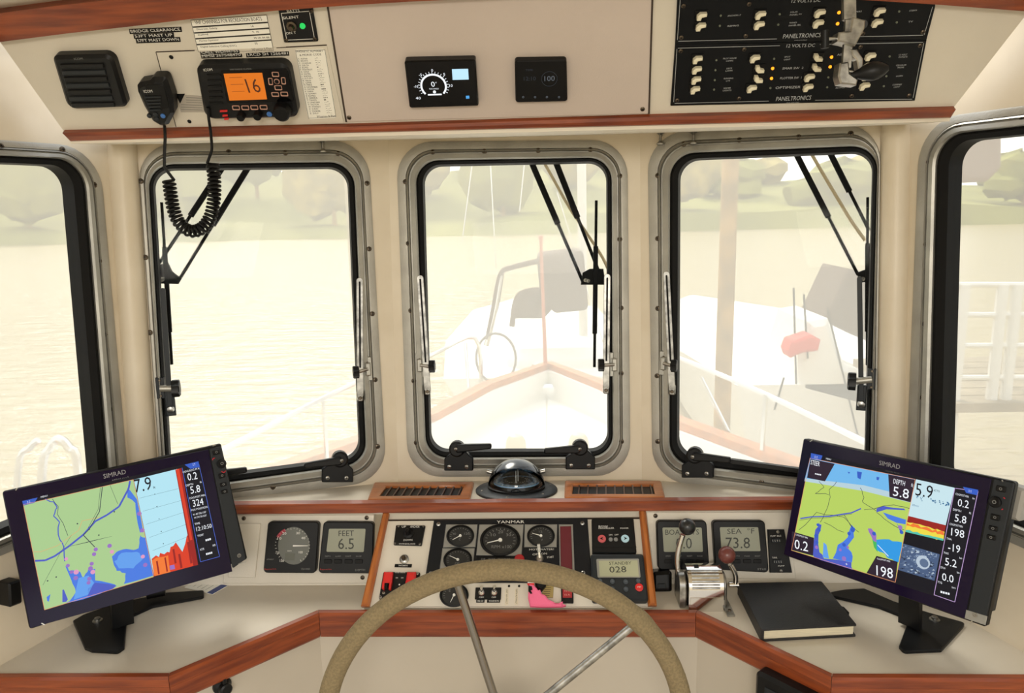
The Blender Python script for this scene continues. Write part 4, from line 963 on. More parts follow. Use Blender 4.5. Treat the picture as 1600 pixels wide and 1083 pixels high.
# black box behind the throttle
q = zBf([(728, 636), (838, 628), (838, 752), (730, 756)])
t = thing('socket_box', 'small glossy black box behind the chrome throttle, touching the right wooden strip', 'socket box', base(PW, q)); mb = MB().m(GLOSS); plate(mb, PW, q, .0004, .03, .006, .006); part('housing', mb, t)
mb = MB().m(CHAR); plate(mb, PW, zBf([(755, 700), (800, 698), (804, 725), (756, 726)]), .03, .032, .001); part('socket', mb, t)

# centre console -------------------------------------------------
q = zAf([(265, 453), (472, 455), (445, 597), (247, 592)])
t = thing('windlass_switch', 'black square switch plate with round knob, top left of the engine console', 'switch', base(PE, q)); mb = MB().m(BLACK); plate(mb, PE, q, .0003, .005, .001, .002); part('plate', mb, t)
cc = PE.l(*ZA(352, 510), .008); mb = MB().m(BLACK2); mb.lathe(PE, cc, [(.0105, .005), (.0105, .008), (.006, .010), (.0045, .022), (.003, .024)], 18); part('toggle_knob', mb, t)
mb = MB(); mb.ptext(PE, 'UP', ZA(305, 472), ZA(335, 472), 3, .0053, WHITE); mb.ptext(PE, 'ANCHOR', ZA(365, 472), ZA(430, 472), 3.4, .0053); mb.ptext(PE, 'DOWN', ZA(318, 566), ZA(380, 564), 2.8, .0053)
mb.ptext(PE, 'WINDLASS', ZA(285, 590), ZA(400, 590), 1.8, .0053); part('print', mb, t)
for x, y in ((258, 583), (432, 588), (458, 463), (283, 462)): screw(PE, *ZA(x, y), .005, .0022, t, mt=CHROME2)
cc = PE.l(*ZA(320, 690), .006); t = thing('horn_button', 'small chrome push button above its black tape label on the left of the engine console', 'button', PE.mat(*cc))
mb = MB().m(CHROME2); mb.lathe(PE, cc, [(.0092, .0003), (.0092, .003), (.0075, .0045), (.005, .006)], 20); part('bezel', mb, t); mb = MB().m(STEEL).lathe(PE, cc, [(.0045, .004), (.0045, .014), (.003, .016)], 14); part('plunger', mb, t)
def etape(q, txt, a, b, lab, h=2.4):
    mb = MB().m(BLACK2); plate(mb, PE, zAf(q), .0003, .0012); mb.ptext(PE, txt, ZA(*a), ZA(*b), h, .0014, WHITE); solo('embossed_tape', mb, lab, 'label', group='embossed tapes on the console')
etape([(258, 728), (378, 729), (374, 752), (254, 750)], 'HORN', (285, 745), (345, 745), 'black embossed tape under the chrome push button')
q = zAf([(176, 783), (436, 786), (405, 977), (143, 977)])
t = thing('battery_switch', 'black breaker block with two red rocker guards at the lower left of the engine console', 'switch', base(PE, q)); mb = MB().m(BLACK); plate(mb, PE, q, .0003, .005, .001, .003); part('plate', mb, t)
for x0 in (172, 336):
    mb = MB().m(RED); a_ = zAf([(x0+8, 783), (x0+70, 783), (x0+62, 860), (x0-4, 860)]); Lq = PE.ll(a_, .014)
    mb.prism(PE, Lq, .005, .016, .003); part('red_guard', mb, t, 'red rocker guard'); mb = MB().m(RED); Lq = PE.ll(zAf([(x0-4, 850), (x0+12, 850), (x0+8, 905), (x0-8, 900)]), .014); mb.prism(PE, Lq, .005, .014, .001); Lq = PE.ll(zAf([(x0+46, 850), (x0+62, 850), (x0+54, 905), (x0+40, 905)]), .014); mb.prism(PE, Lq, .005, .014, .001); part('guard_lug', mb, t, 'red guard lugs')
    mb = MB().m(BLACK2); Lq = PE.ll(zAf([(x0+14, 845), (x0+46, 845), (x0+36, 900), (x0+4, 900)]), .010); mb.prism(PE, Lq, .005, .012, .002); part('rocker', mb, t)
mb = MB().m(WHITE); mb.ptext(PE, 'HOUSE  ENGINE', ZA(258, 792), ZA(330, 792), 2, .0053); mb.ptext(PE, 'ON', ZA(262, 830), ZA(278, 830), 2, .0053); mb.ptext(PE, 'ON', ZA(300, 830), ZA(316, 830), 2, .0053); mb.lathe(PE, PE.l(*ZA(289, 874), .005), [(.0016, .005), (.0016, .0055)], 8); part('print', mb, t)
for x, y in ((155, 962), (390, 962), (178, 930), (415, 795)): screw(PE, *ZA(x, y), .005, .003, t, mt=CHROME2)

# engine panel
q = [ZA(532, 419), (918, 809), (925, 910), ZA(466, 856)]
t = thing('engine_panel', 'large navy black engine gauge panel with silver-framed gauges behind the wheel rim', 'gauge panel', base(PE, q)); mb = MB().m(NAVY); plate(mb, PE, q, .0003, .006, .001); part('plate', mb, t)
mb = MB(); mb.ptext(PE, 'YANMAR', ZA(975, 442), ZA(1170, 440), 4.4, .0063, WHITE); mb.ptext(PE, 'HOT WATER!', ZA(1205, 632), ZA(1378, 630), 2.8, .0063); mb.ptext(PE, 'OFF ON', ZA(1228, 668), ZA(1330, 660), 3, .0063); mb.ptext(PE, 'START', ZA(1330, 688), ZA(1378, 684), 3, .0063)
part('lettering', mb, t)
SY = .80
def gauge(parent, sq, cx_, cy_, rx, needle, labels):
    c = PE.l(*ZA(cx_, cy_), .012); kk = PE.px(*ZA(cx_, cy_))/4.512; r = rx*kk
    if sq: mb = MB().m(SILV); plate(mb, PE, zAf(sq), .0055, .009, .0012); f = part('gauge_bezel', mb, parent, 'silver square bezel')
    else: f = parent
    z0 = .009
    mb = MB().m(BLACK2); mb.lathe(PE, c, [(r*1.06, z0-.001), (r*1.06, z0+.003), (r*.95, z0+.004), (r*.90, z0+.001), (r*.88, z0+.0005)], 32, 1, SY); g = part('gauge_ring', mb, f)if sq else part('gauge_ring', mb, f)
    mb = MB().m(mat('gauge_face', (30, 32, 34), .4)); mb.lathe(PE, c, [(r*.9, z0-.001), (r*.9, z0+.0012)], 28, 1, SY); mb.m(GREY)
    for i in range(15):
        a = math.radians(-20+220*i/14); p = [(c[0]+q_*r*math.cos(a+s_), c[1]+SY*q_*r*math.sin(a+s_)) for q_, s_ in ((.68, -.02), (.80, -.02), (.80, .02), (.68, .02))]; mb.prism(PE, p, z0+.0012, z0+.0014)
    for s_, dx, dy in labels: mb.text(PE, s_, c[0]+dx*r, c[1]+dy*r*SY, c[0]+dx*r+.13*r*len(s_), c[1]+dy*r*SY, r*.16, z0+.0015)
    part('gauge_face', mb, f)
    mb = MB().m(WHITE); a = math.radians(needle); d = V((math.cos(a), SY*math.sin(a))); n = V((-d.y, d.x)); cv = V(c)
    mb.prism(PE, [tuple(cv-d*r*.1-n*r*.035), tuple(cv+d*r*.7-n*r*.015), tuple(cv+d*r*.7+n*r*.015), tuple(cv-d*r*.1+n*r*.035)], z0+.002, z0+.0028); mb.lathe(PE, c, [(r*.11, z0+.001), (r*.09, z0+.004)], 12); part('needle', mb, f, 'white needle')
gauge(t, [(617, 447), (840, 447), (825, 607), (596, 609)], 718, 527, 92, 215, [('C', -.1, -.45), ('40', -.6, .1), ('120', .3, .1)])
gauge(t, [(592, 615), (820, 615), (800, 790), (568, 790)], 700, 695, 95, 150, [('OIL', -.2, -.45)])
gauge(t, [(852, 447), (1165, 447), (1150, 668), (830, 664)], 1000, 557, 134, 196, [('10', -.5, .25), ('20', -.12, .45), ('30', .3, .25), ('RPM x100', -.45, -.55)])
gauge(t, [(1172, 447), (1402, 447), (1398, 607), (1168, 607)], 1287, 527, 92, 160, [('V', 0, -.5), ('12', -.15, .3)])
mb = MB().m(BLACK2); plate(mb, PE, zAf([(840, 674), (1150, 676), (1145, 712), (835, 712)]), .0055, .008, .001); mb.m(GREY); mb.ptext(PE, 'OIL  WTR  CHARGE', ZA(865, 700), ZA(1070, 700), 2.8, .0082); part('warning_strip', mb, t)
mb = MB().m(mat('dark_red', (160, 26, 30), .4)); mb.lathe(PE, PE.l(*ZA(1135, 695), .01), [(.0098, .006), (.0098, .012), (.007, .015)], 20); part('stop_button', mb, t, 'red stop button')
mb = MB().m(CHROME2); cc = PE.l(*ZA(1278, 684), .01); mb.lathe(PE, cc, [(.008, .006), (.0075, .010), (.005, .013)], 18); part('ignition_barrel', mb, t)
mb = MB().m(SILV); plate(mb, PE, zAf([(1412, 447), (1512, 447), (1526, 790), (1420, 790)]), .0055, .008, .001); f = part('strip_frame', mb, t, 'silver frame of maroon strip')
mb = MB().m(MAROON); plate(mb, PE, zAf([(1422, 462), (1500, 460), (1510, 785), (1428, 785)]), .0078, .0105, .001); part('maroon_strip', mb, f, 'tall maroon lens')
for x, y in ((565, 447), (510, 795)): screw(PE, *ZA(x, y), .006, .0042, t, mt=CHROME2)
for x, y in ((327, 355), (332, 638)): screw(PE, *ZB(x, y), .006, .0042, t, mt=CHROME2)
# key in ignition + pink float
t = thing('ignition_key', 'chrome key standing up in the ignition of the engine panel', 'key', PE.mat(*cc, .013))
a0 = PE.hit(*ZA(1278, 684), .014); a1 = PE.hit(*ZA(1270, 585), .03)
mb = MB().m(CHROME); mb.bar(a0, a0+(a1-a0)*.45, .0035, .002, (0, 1, .2)); part('blade', mb, t); mb = MB().m(CHROME2); mb.bar(a0+(a1-a0)*.4, a1, .0058, .003, (0, 1, .2), .001); part('bow', mb, t)
t = thing('key_float', 'pink foam fish-shaped key float hanging under the wheel rim', 'key float', PE.mat(*PE.l(*ZA(1300, 1010))))
mb = MB().m(PINK); q = zAf([(1199, 905), (1205, 868), (1232, 872), (1256, 895), (1268, 912), (1280, 905), (1292, 935), (1320, 948), (1338, 975), (1372, 990), (1400, 1008), (1442, 988), (1440, 1005), (1464, 1016), (1438, 1024), (1300, 1026), (1210, 1022), (1196, 960)])
plate(mb, PE, q, .010, .022, .003); part('float', mb, t, 'pink fish-shaped foam')
mb = MB().m(BLUE); plate(mb, PE, zAf([(1200, 815), (1246, 815), (1246, 845), (1198, 845)]), .014, .017); mb.m(WHITE); plate(mb, PE, zAf([(1198, 845), (1246, 845), (1240, 862), (1192, 862)]), .014, .0172); part('strap', mb, t, 'blue and white strap')
mb = MB().m(RED); plate(mb, PE, zAf([(1188, 864), (1240, 862), (1240, 880), (1200, 882)]), .014, .018, .0005); part('strap_end', mb, t, 'red strap end')
mb = MB().m(BLACK2); plate(mb, PE, zAf([(1198, 878), (1222, 882), (1228, 905), (1214, 912), (1226, 932), (1214, 936), (1198, 915)]), .014, .025, .002); part('clip', mb, t, 'black clip')
mb = MB().m(BLACK2); plate(mb, PE, zAf([(1246, 838), (1325, 842), (1322, 880), (1290, 912), (1262, 900), (1246, 870)]), .0003, .014, .003); solo('key_fob', mb, 'small black key fob behind the pink float', 'key fob')
# lower row
cc = PE.l(*ZA(674, 945), .006); t = thing('fuel_gauge', 'round black gauge crossed by the left wheel spoke', 'gauge', PE.mat(*cc)); gauge(t, None, 674, 945, 96, 250, [('F', .3, .3), ('E', -.4, .3)])
mb = MB().m(BLACK2); mb.lathe(PE, cc, [(.021, .0003), (.021, .009)], 28, 1, .84); part('housing', mb, t)
t = thing('toggle_pair', 'small black plate with two chrome toggle switches under the wheel rim', 'switch', PE.mat(*PE.l(*ZA(912, 975)))); mb = MB().m(BLACK); plate(mb, PE, zAf([(826, 893), (1008, 893), (1004, 978), (820, 976)]), .0003, .003, .0008, .001); part('plate', mb, t)
for x in (867, 956):
    mb = MB().m(CHROME); cv = PE.l(*ZA(x, 928), .006); mb.lathe(PE, cv, [(.0062, .003), (.0062, .0055), (.0045, .008), (.003, .009)], 16); mb.cyl(PE.w(*cv, .008), PE.hit(*ZA(x+2, 888), .022), .0018, .0032, 10); part('toggle', mb, t)
mb = MB(); mb.ptext(PE, 'OFF', ZA(850, 968), ZA(884, 968), 2.2, .0033, WHITE); mb.ptext(PE, 'OFF', ZA(938, 968), ZA(970, 968), 2.2, .0033); part('print', mb, t)
etape([(832, 978), (890, 978), (888, 1000), (830, 1000)], 'BILGE', (840, 994), (880, 994), 'short black embossed tape under the left toggle')
etape([(908, 978), (1000, 978), (998, 1000), (906, 1000)], 'WASHDN', (918, 994), (990, 994), 'longer black embossed tape under the right toggle')
for x in (1062, 1133):
    mb = MB().m(BLACK2); mb.lathe(PE, PE.l(*ZA(x, 883), .001), [(.0024, .0003), (.002, .0012)], 12); solo('indicator_hole', mb, 'small dark indicator lamp, %s of two above the vertical lettering' % ('left' if x < 1100 else 'right'), 'indicator', group='dark indicator lamps')
for x, s_ in ((1045, 'LIFT'), (1113, 'OVERHEAD')):
    mb = MB().m(mat('clear_label', (214, 204, 180), .5)); q = zAf([(x-10, 902), (x+12, 902), (x+12, 1015), (x-12, 1015)]); plate(mb, PE, q, .0002, .0006)
    a_, b_ = PE.l(*ZA(x-4, 905), .001), PE.l(*ZA(x-6, 1008), .001); mb.m(LBLT); mb.text(PE, 'UNIT NAV FAULT' if x < 1100 else 'DEPTH ALT FAULT', a_[0], a_[1], b_[0], b_[1], .0032, .0008); solo('vertical_label', mb, 'pale vertical label under the %s indicator hole' % ('left' if x < 1100 else 'right'), 'label', group='vertical labels')
q = zAf([(1310, 862), (1378, 862), (1372, 965), (1290, 962)]); t = thing('brass_plate', 'small brass coloured label plate right of the pink float', 'label', base(PE, q)); mb = MB().m(mat('brass_plate', (168, 150, 96), .4, .4)); plate(mb, PE, q, .0003, .0025, .0006); part('plate', mb, t); mb = MB().m(LBLT)
for k_ in range(6): line(mb, PE, ZA(1316-3*k_, 880+14*k_), ZA(1362-3*k_, 880+14*k_), .0007, .0024, .0027)
part('print', mb, t)
q = zBf([(205, 690), (275, 690), (277, 808), (208, 806)]); t = thing('fuse_strip', 'black strip with red numbered window below the wheel rim', 'fuse strip', base(PE, q)); mb = MB().m(BLACK); plate(mb, PE, q, .0003, .006, .001, .002); part('housing', mb, t); mb = MB().m(mat('dull_red', (150, 36, 42), .4)); plate(mb, PE, zBf([(214, 696), (268, 696), (268, 778), (216, 778)]), .0058, .0068); part('red_window', mb, t, 'dull red window'); mb = MB().m(mat('pale_pink_print', (220, 160, 150), .5))
for k_, s_ in enumerate(('10 A', '10 A', '15 A')): mb.ptext(PE, s_, ZB(226, 722+22*k_), ZB(256, 722+22*k_), 2.6, .007)
part('print', mb, t)
# bow thruster panel
q = zBf([(380, 326), (618, 324), (636, 524), (384, 524)])
t = thing('thruster_panel', 'black control panel with red and pale blue arrow buttons, top right of the engine console', 'control panel', base(PE, q)); mb = MB().m(BLACK); plate(mb, PE, q, .0003, .012, .002, .003); part('housing', mb, t)
mb = MB(); mb.ptext(PE, 'BOW', ZB(420, 378), ZB(472, 378), 2.6, .0123, WHITE); mb.ptext(PE, 'PROPELLER', ZB(420, 388), ZB(508, 387), 2.4, .0123); mb.ptext(PE, 'POWER', ZB(543, 388), ZB(590, 387), 2.2, .0123); mb.ptext(PE, 'ON   OFF', ZB(478, 425), ZB(532, 424), 2, .0123); part('print', mb, t)
mb = MB().m(BLACK2); line(mb, PE, ZB(382, 490), ZB(634, 490), .001, .0118, .0124); part('panel_gap', mb, t)
for x, y, r, mt, lab, ar in ((438, 443, .0082, mat('dusty_red', (190, 84, 88), .5), 'red arrow button', -1), (570, 442, .0082, mat('pale_blue_button', (170, 205, 220), .5), 'pale blue arrow button', 1), (488, 447, .0042, GREY, None, 0), (517, 447, .0042, GREY, None, 0)):
    mb = MB().m(mt); cv = PE.l(*ZB(x, y), .013); mb.lathe(PE, cv, [(r, .0118), (r*.95, .0135), (r*.7, .014)], 20)
    if ar: mb.m(BLACK2); mb.prism(PE, [(cv[0]-ar*.003, cv[1]+.0035), (cv[0]+ar*.004, cv[1]), (cv[0]-ar*.003, cv[1]-.0035), (cv[0]-ar*.0005, cv[1])], .014, .0144)
    part('button', mb, t, lab)
# autopilot
q = zBf([(374, 528), (674, 528), (704, 797), (384, 797)])
t = thing('autopilot_head', 'charcoal autopilot control with small screen and rubber keys, right of the engine panel', 'control panel', base(PE, q)); mb = MB().m(CHAR); plate(mb, PE, q, .0003, .018, .004, .005); part('housing', mb, t)
mb = MB().m(SILV); plate(mb, PE, zBf([(406, 558), (648, 556), (658, 664), (414, 664)]), .0178, .0188, 0, .002, 2); mb.m(LCDG); plate(mb, PE, zBf([(420, 568), (640, 566), (648, 658), (426, 658)]), .0186, .0192); part('lcd', mb, t, 'pale grey lcd window')
mb = MB(); mb.ptext(PE, '028', ZB(482, 636), ZB(578, 634), 9.5, .0194, LCDT); mb.ptext(PE, 'STANDBY', ZB(480, 592), ZB(606, 590), 5, .0194); part('lcd_digits', mb, t)
for i, (x, y, r) in enumerate([(427, 683, .0047), (498, 686, .0047), (573, 688, .0047), (645, 682, .0047), (427, 712, .0047), (498, 728, .0047), (575, 730, .0047), (650, 719, .0078)]):
    mb = MB().m(RED if i == 7 else mat('rubber_key', (58, 66, 74), .6)); cv = PE.l(*ZB(x, y), .019); mb.lathe(PE, cv, [(r, .0178), (r*.95, .0195), (r*.7, .0202)], 18)
    mb.m(WHITE if i == 7 else GREY); mb.text(PE, ['-1', '-10', '+10', '+1', 'AUTO', 'DISP', 'TRACK', 'STBY'][i], cv[0]-r*.5, cv[1]-r*.15, cv[0]+r*.5, cv[1]-r*.15, r*.35, .0204); part('key', mb, t, 'red standby key' if i == 7 else None)

# throttle / gear control ------------------------------------------------
tz = ZC
A_ = CT.hit(*ZB(930, 860)); B_ = CT.hit(*ZB(1150, 885)); cx_ = (A_.x+B_.x)/2; wB = (B_.x-A_.x); yF = A_.y-.0+.004
t = thing('throttle_control', 'chrome two-lever engine control with black and brown ball knobs on the counter', 'throttle', Matrix.Translation((cx_, yF+.04, tz)))
mb = MB().m(CHROME2)
kx = wB/220; n = 20; bw = wB*.5; hz = lambda y: y
Sd = Plane((cx_, yF+.034, tz), (0, 1, 0), (0, 0, 1))   # side plane, normal +x
def sect(hw, R_, h0, z0=.002):
    pts = [(-R_, z0), (R_, z0)]+[(R_*math.cos(a), h0*.86+R_*.9*math.sin(a)) for a in [i*math.pi/12 for i in range(13)]]
    return pts
Rb = .036
mb = MB().m(CHROME); mb.prism(Sd, sect(bw, Rb, .050), -bw*.98, bw*.98, .002); part('body', mb, t, 'ribbed chrome body')
for i in range(6):
    a = math.radians(118+11*i); mb = MB().m(CHROME2); y_, z_ = Rb*math.cos(a), .043+Rb*.9*math.sin(a)
    mb.cyl(Sd.w(y_, z_, -bw*.8), Sd.w(y_, z_, bw*.7), .0017, n=8); part('rib', mb, t)
mb = MB().m(CHROME); mb.prism(Sd, [(-Rb-.001, .0), (-Rb+.002, .0), (-Rb+.002, .030), (-Rb-.001, .028)], -bw*.9, bw*.9, 0); part('front_plate', mb, t)
for s_, x0, x1, nm in ((-1, -bw*1.42, -bw*1.02, 'side_housing'), (1, bw*1.02, bw*1.18, 'side_housing')):
    mb = MB().m(CHROME2); mb.prism(Sd, sect(0, Rb*.72, .046), x0, x1, .003); part(nm, mb, t)
mb = MB().m(CHROME2); mb.prism(Sd, [(-.055, 0.0005), (.03, .0005), (.03, .004), (-.055, .004)], bw*1.0, bw*1.42, .001); mb.m(STEEL); mb.lathe(Plane(Sd.w(0, .004, 0), (1, 0, 0), (0, 1, 0)), (bw*1.22, -.04), [(.004, 0), (.003, .002)], 10); part('foot_plate', mb, t)
mb = MB().m(BLACK2); mb.prism(Plane((cx_, yF+.034, tz+.043+Rb*.9), (1, 0, 0), (0, 1, 0)), [(-bw*.55, -.008), (-bw*.3, -.008), (-bw*.3, 0), (-bw*.55, 0)], -.002, .0012); part('maker_plate', mb, t)
def onv(y, px, py): 
    d = ray(px, py); return CAM+d*((y-CAM.y)/d.y)
yl = yF+.045
lv = [onv(yl, *ZB(x, y)) for x, y in ((876, 660), (868, 600), (868, 545), (880, 480), (898, 420))]
mb = MB().m(CHROME); mb.tube(catmull(lv, 5), .0052, 12); part('lever', mb, t)
mb = MB().m(mat('ball_black', (24, 24, 26), .3)); mb.ball(onv(yl, *ZB(923, 375)), VP.px(1070, 823)*13.2*1.02, 24); part('lever_ball', mb, t, 'black ball knob')
lv = [onv(yl, *ZB(x, y)) for x, y in ((1195, 705), (1198, 660), (1188, 625), (1168, 588))]
mb = MB().m(CHROME); mb.tube(catmull(lv, 5), .0050, 12); mb.cyl(lv[0]-V((.012, 0, 0)), lv[0]+V((.006, 0, 0)), .006); part('lever', mb, t)
mb = MB().m(mat('ball_brown', (104, 52, 46), .3)); mb.ball(onv(yl, *ZB(1148, 535)), VP.px(1135, 867)*13.6*1.02, 24); part('lever_ball', mb, t, 'brown ball knob')

# logbook
T2 = CT.off(.024); q = T2.ll([(1153, 911), (1284, 908), (1339, 976), (1190, 984)])
t = thing('logbook', 'closed black hardback book lying on the right counter beside the throttle', 'book', T2.mat(*q[3], -.024))
mb = MB().m(BOOK); mb.prism(T2, round_poly(q, .003, 2), -.003, 0, .001); part('front_cover', mb, t)
mb = MB().m(BOOK); mb.prism(T2, round_poly(q, .003, 2), -.0235, -.0205, .0005); part('back_cover', mb, t)
mb = MB().m(PAGES); mb.prism(T2, inset(q, .004), -.0205, -.003); part('page_block', mb, t, 'cream page block')
mb = MB().m(BOOK); a, b = q[0], q[3]; mb.prism(T2, [a, (a[0]+.005, a[1]), (b[0]+.005, b[1]+.001), b], -.0235, -.0005, .0015); part('spine', mb, t)
a, b = V(q[1]), V(q[2]); m_ = a.lerp(b, .62); mb = MB().m(BLACK2); mb.prism(T2, [(m_.x-.002, m_.y+.012), (m_.x+.006, m_.y+.008), (m_.x+.008, m_.y-.010), (m_.x-.001, m_.y-.012)], -.016, -.004, .001); part('pen_loop', mb, t)

# card under the left plotter
CG = CT.off(.0018); q = CG.ll(zs(2.6875, 0, 680)([(775, 638), (832, 606), (955, 632), (892, 668)]))
mb = MB().m(LBL); mb.prism(CG, q, -.0012, 0); mb.m(mat('card_blue', (60, 74, 130), .5)); mb.prism(CG, lerpq([q[3], q[2], q[2], q[3]], [q[0], q[1], q[1], q[0]], 0)[:2]+[tuple(V(q[2])*.8+V(q[1])*.2), tuple(V(q[3])*.8+V(q[0])*.2)], 0, .0002)
mb.m(LBLT)
for f in (.35, .5, .65, .8):
    a = V(q[3])*(1-f)+V(q[0])*f; b = V(q[2])*(1-f)+V(q[1])*f; a, b = a.lerp(b, .2), a.lerp(b, .75); mb.prism(CG, [tuple(a), tuple(b), tuple(b+V((0, .0012))), tuple(a+V((0, .0012)))], 0, .0002)
solo('business_card', mb, 'white printed card on the counter under the left chart plotter stand', 'card')

# steering wheel ----------------------------------------------------------
ctr = V((-.0, 1.044, .82)); ctr = V((-.011, 1.04, .7975))
tilt = -.053; WP = Plane(ctr, (math.cos(YAW), math.sin(YAW), 0), (0, math.sin(tilt), math.cos(tilt)))
Rw = .2844
t = thing('steering_wheel', 'large steering wheel with tan suede wrapped rim and steel spokes', 'steering wheel', WP.mat())
mb = MB().m(SUEDE); mb.tube([WP.w(Rw*math.sin(2*math.pi*i/96), Rw*math.cos(2*math.pi*i/96)) for i in range(96)], .0158, 18, closed=True); part('rim', mb, t, 'tan suede wrapped rim')
mb = MB().m(SUEDE); mb.tube([WP.w(Rw*math.sin(a), Rw*math.cos(a)) for a in [math.atan2(*WP.l(1003, 968))+math.radians(k) for k in range(-4, 5)]], [.0159, .0166, .017, .0172, .0172, .0172, .017, .0166, .0159], 18); part('rim_seam', mb, t, 'lapped seam of the suede wrap')
mb = MB().m(CHROME2); mb.lathe(WP, (0, 0), [(.048, -.012), (.050, .0), (.045, .012), (.03, .018), (.012, .020)], 32); part('hub', mb, t)
sl_, sr_ = WP.l(714, 908), WP.l(986, 980); aL, aR = math.atan2(*sl_), math.atan2(*sr_)
for i in range(5):
    if i == 0: a = aL
    elif i == 1: a = aR
    else: a = aR+(i-1)*(2*math.pi-(aR-aL))/4
    mb = MB().m(CHROME2 if i else mat('spoke_steel', (150, 146, 140), .22, 1)); mb.cyl(WP.w(.03*math.sin(a), .03*math.cos(a)), WP.w((Rw-.008)*math.sin(a), (Rw-.008)*math.cos(a)), .0068, .0062, 14); part('spoke', mb, t)
mb = MB().m(CHROME2).cyl(WP.w(0, 0, -.005), WP.w(0, -.17, -.21), .016, n=16); part('shaft', mb, t)

# items below the counter
p0 = fp[0]; 
def bulk_plane(i):
    a, b = fp[i], fp[i+1]; d = (b-a).normalized(); n = V((d.y, -d.x, 0)); return Plane(V((a.x, a.y, 0))-n*.006, d, n=n)
BP = bulk_plane(1); c = BP.l(353, 1078, .02)
t = thing('door_turnbuckle', 'small black turn knob on the left bulkhead below the wooden rail', 'knob', BP.mat(*c)); mb = MB().m(BLACK); mb.lathe(BP, c, [(.016, .0005), (.016, .006), (.011, .012), (.011, .022), (.008, .024)], 20); part('knob', mb, t)
mb = MB().m(BLACK); mb.box(BP, c[0], c[1]+.011, .007, .022, .006, .020, .002); part('lever', mb, t)
BP = bulk_plane(3); q = [(1182, 1045), (1262, 1083), (1262, 1140), (1172, 1110)]
c0 = BP.l(1182, 1046, .04); L = [(c0[0], c0[1]), (c0[0]+.14, c0[1]), (c0[0]+.14, c0[1]-.12), (c0[0], c0[1]-.12)]
t = thing('bulkhead_box', 'black box mounted on the right bulkhead below the wooden rail', 'box', BP.mat(c0[0], c0[1]-.12)); mb = MB().m(BLACK); mb.prism(BP, round_poly(L, .01, 4), .0005, .045, .006); part('housing', mb, t)
mb = MB().m(CHAR); mb.prism(BP, inset(L, .02), .044, .047, .001); part('face', mb, t)

# ------------------------------------------------------------------ chart plotters
def rect_plane(px, width):
    """plane of a rectangle of known width whose corner pixels (TL,TR,BR,BL) are given"""
    A = []
    src = [(0, 0), (1, 0), (1, -1), (0, -1)]
    for (X, Y), (x, y) in zip(src, px):
        u_, v_ = (x-CX)/F, -(y-CY)/F
        A.append([X, Y, 1, 0, 0, 0, -u_*X, -u_*Y, -u_]); A.append([0, 0, 0, X, Y, 1, -v_*X, -v_*Y, -v_])
    H = np.linalg.svd(np.array(A))[2][-1].reshape(3, 3)
    if H[2, 2] < 0: H = -H
    r1, r2, t_ = H[:, 0], H[:, 1], H[:, 2]; s_ = width/np.linalg.norm(r1); t_ = t_*s_
    tow = lambda v: RT*float(v[0])+UP*float(v[1])+fwd*float(v[2])
    u = tow(r1).normalized(); v = tow(r2); v = (v-u*v.dot(u)).normalized()
    return Plane(CAM+tow(t_), u, v)
SCR = {}
def E(n, rgb, s=.78): return emit('scr_'+n, rgb, s)
def plotter(label, corners, zf, width, gx, pics, stand, btn, logo, group='chart plotters'):
    P = rect_plane(corners, width)
    t = thing('chart_plotter', label, 'chart plotter', base(P, corners), group=group)
    mb = MB().m(BLACK2); plate(mb, P, corners, -.012, 0, .002, .004, 3); part('bezel', mb, t)
    q = inset(P.ll(corners), .012); mb = MB().m(CHAR); mb.prism(P, q, -.06, -.012); part('rear_case', mb, t)
    for k in range(6):
        a = V(q[0]).lerp(V(q[3]), (k+.5)/6); mb = MB().m(BLACK2); mb.box(P, a.x-.003 , a.y, .008, .012, -.05, -.016, .001); part('cooling_fin', mb, t)
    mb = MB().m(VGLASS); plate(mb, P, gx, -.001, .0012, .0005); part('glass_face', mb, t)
    return P, t
def polyl(mb, P, pts, wd, z):
    for a, b in zip(pts, pts[1:]): line(mb, P, a, b, wd, z-.0001, z)
def pl(mb, P, pts, z): return mb.poly(P, P.ll(pts, z), z)

# left plotter
g = zs(2.6875, 0, 680); G_ = zz(2.6875, 0, 680)
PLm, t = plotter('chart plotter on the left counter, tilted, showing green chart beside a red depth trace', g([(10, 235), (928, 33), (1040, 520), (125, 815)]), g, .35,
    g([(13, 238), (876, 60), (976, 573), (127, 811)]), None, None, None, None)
P = PLm
def sp(mb, pts, z, mt): mb.m(mt); return pl(mb, P, g(pts), z)
def sl(mb, pts, wd, z, mt): mb.m(mt); polyl(mb, P, g(pts), wd, z)
rnd = random.Random(3)
def jag(pts, n, amp):
    out = []
    for a, b in zip(pts, pts[1:]):
        for i in range(n):
            f = i/n; out.append((a[0]+(b[0]-a[0])*f+rnd.uniform(-amp, amp)*(i > 0), a[1]+(b[1]-a[1])*f+rnd.uniform(-amp, amp)*(i > 0)))
    return out+[pts[-1]]
LAND = E('land', (166, 200, 140)); WAT = E('water', (70, 120, 220)); WAT2 = E('shoal', (96, 156, 232)); RIV = E('river', (74, 90, 190)); ORA = E('orange', (226, 150, 110)); DK = E('dark', (50, 56, 70), .8)
SKYB = E('sonarpale', (176, 224, 238)); SRED = E('sonarred', (214, 60, 34)); SDR = E('sonardark', (150, 30, 28)); WH = E('white', (240, 244, 250)); INK = E('ink', (10, 12, 30), .5); BLK = E('black', (6, 8, 26), .6); VIO = E('violet', (150, 110, 190)); TAN = E('tan', (206, 176, 120)); BLU = E('blue', (50, 90, 190)); PIN = E('pink', (220, 150, 190)); SORG = E('sonarorange', (238, 120, 50))
s0 = .0015
mb = MB(); sp(mb, [(95, 277), (835, 108), (922, 510), (187, 737)], s0, BLK)
sp(mb, [(98, 292), (560, 187), (645, 595), (187, 734)], s0+.0002, LAND)
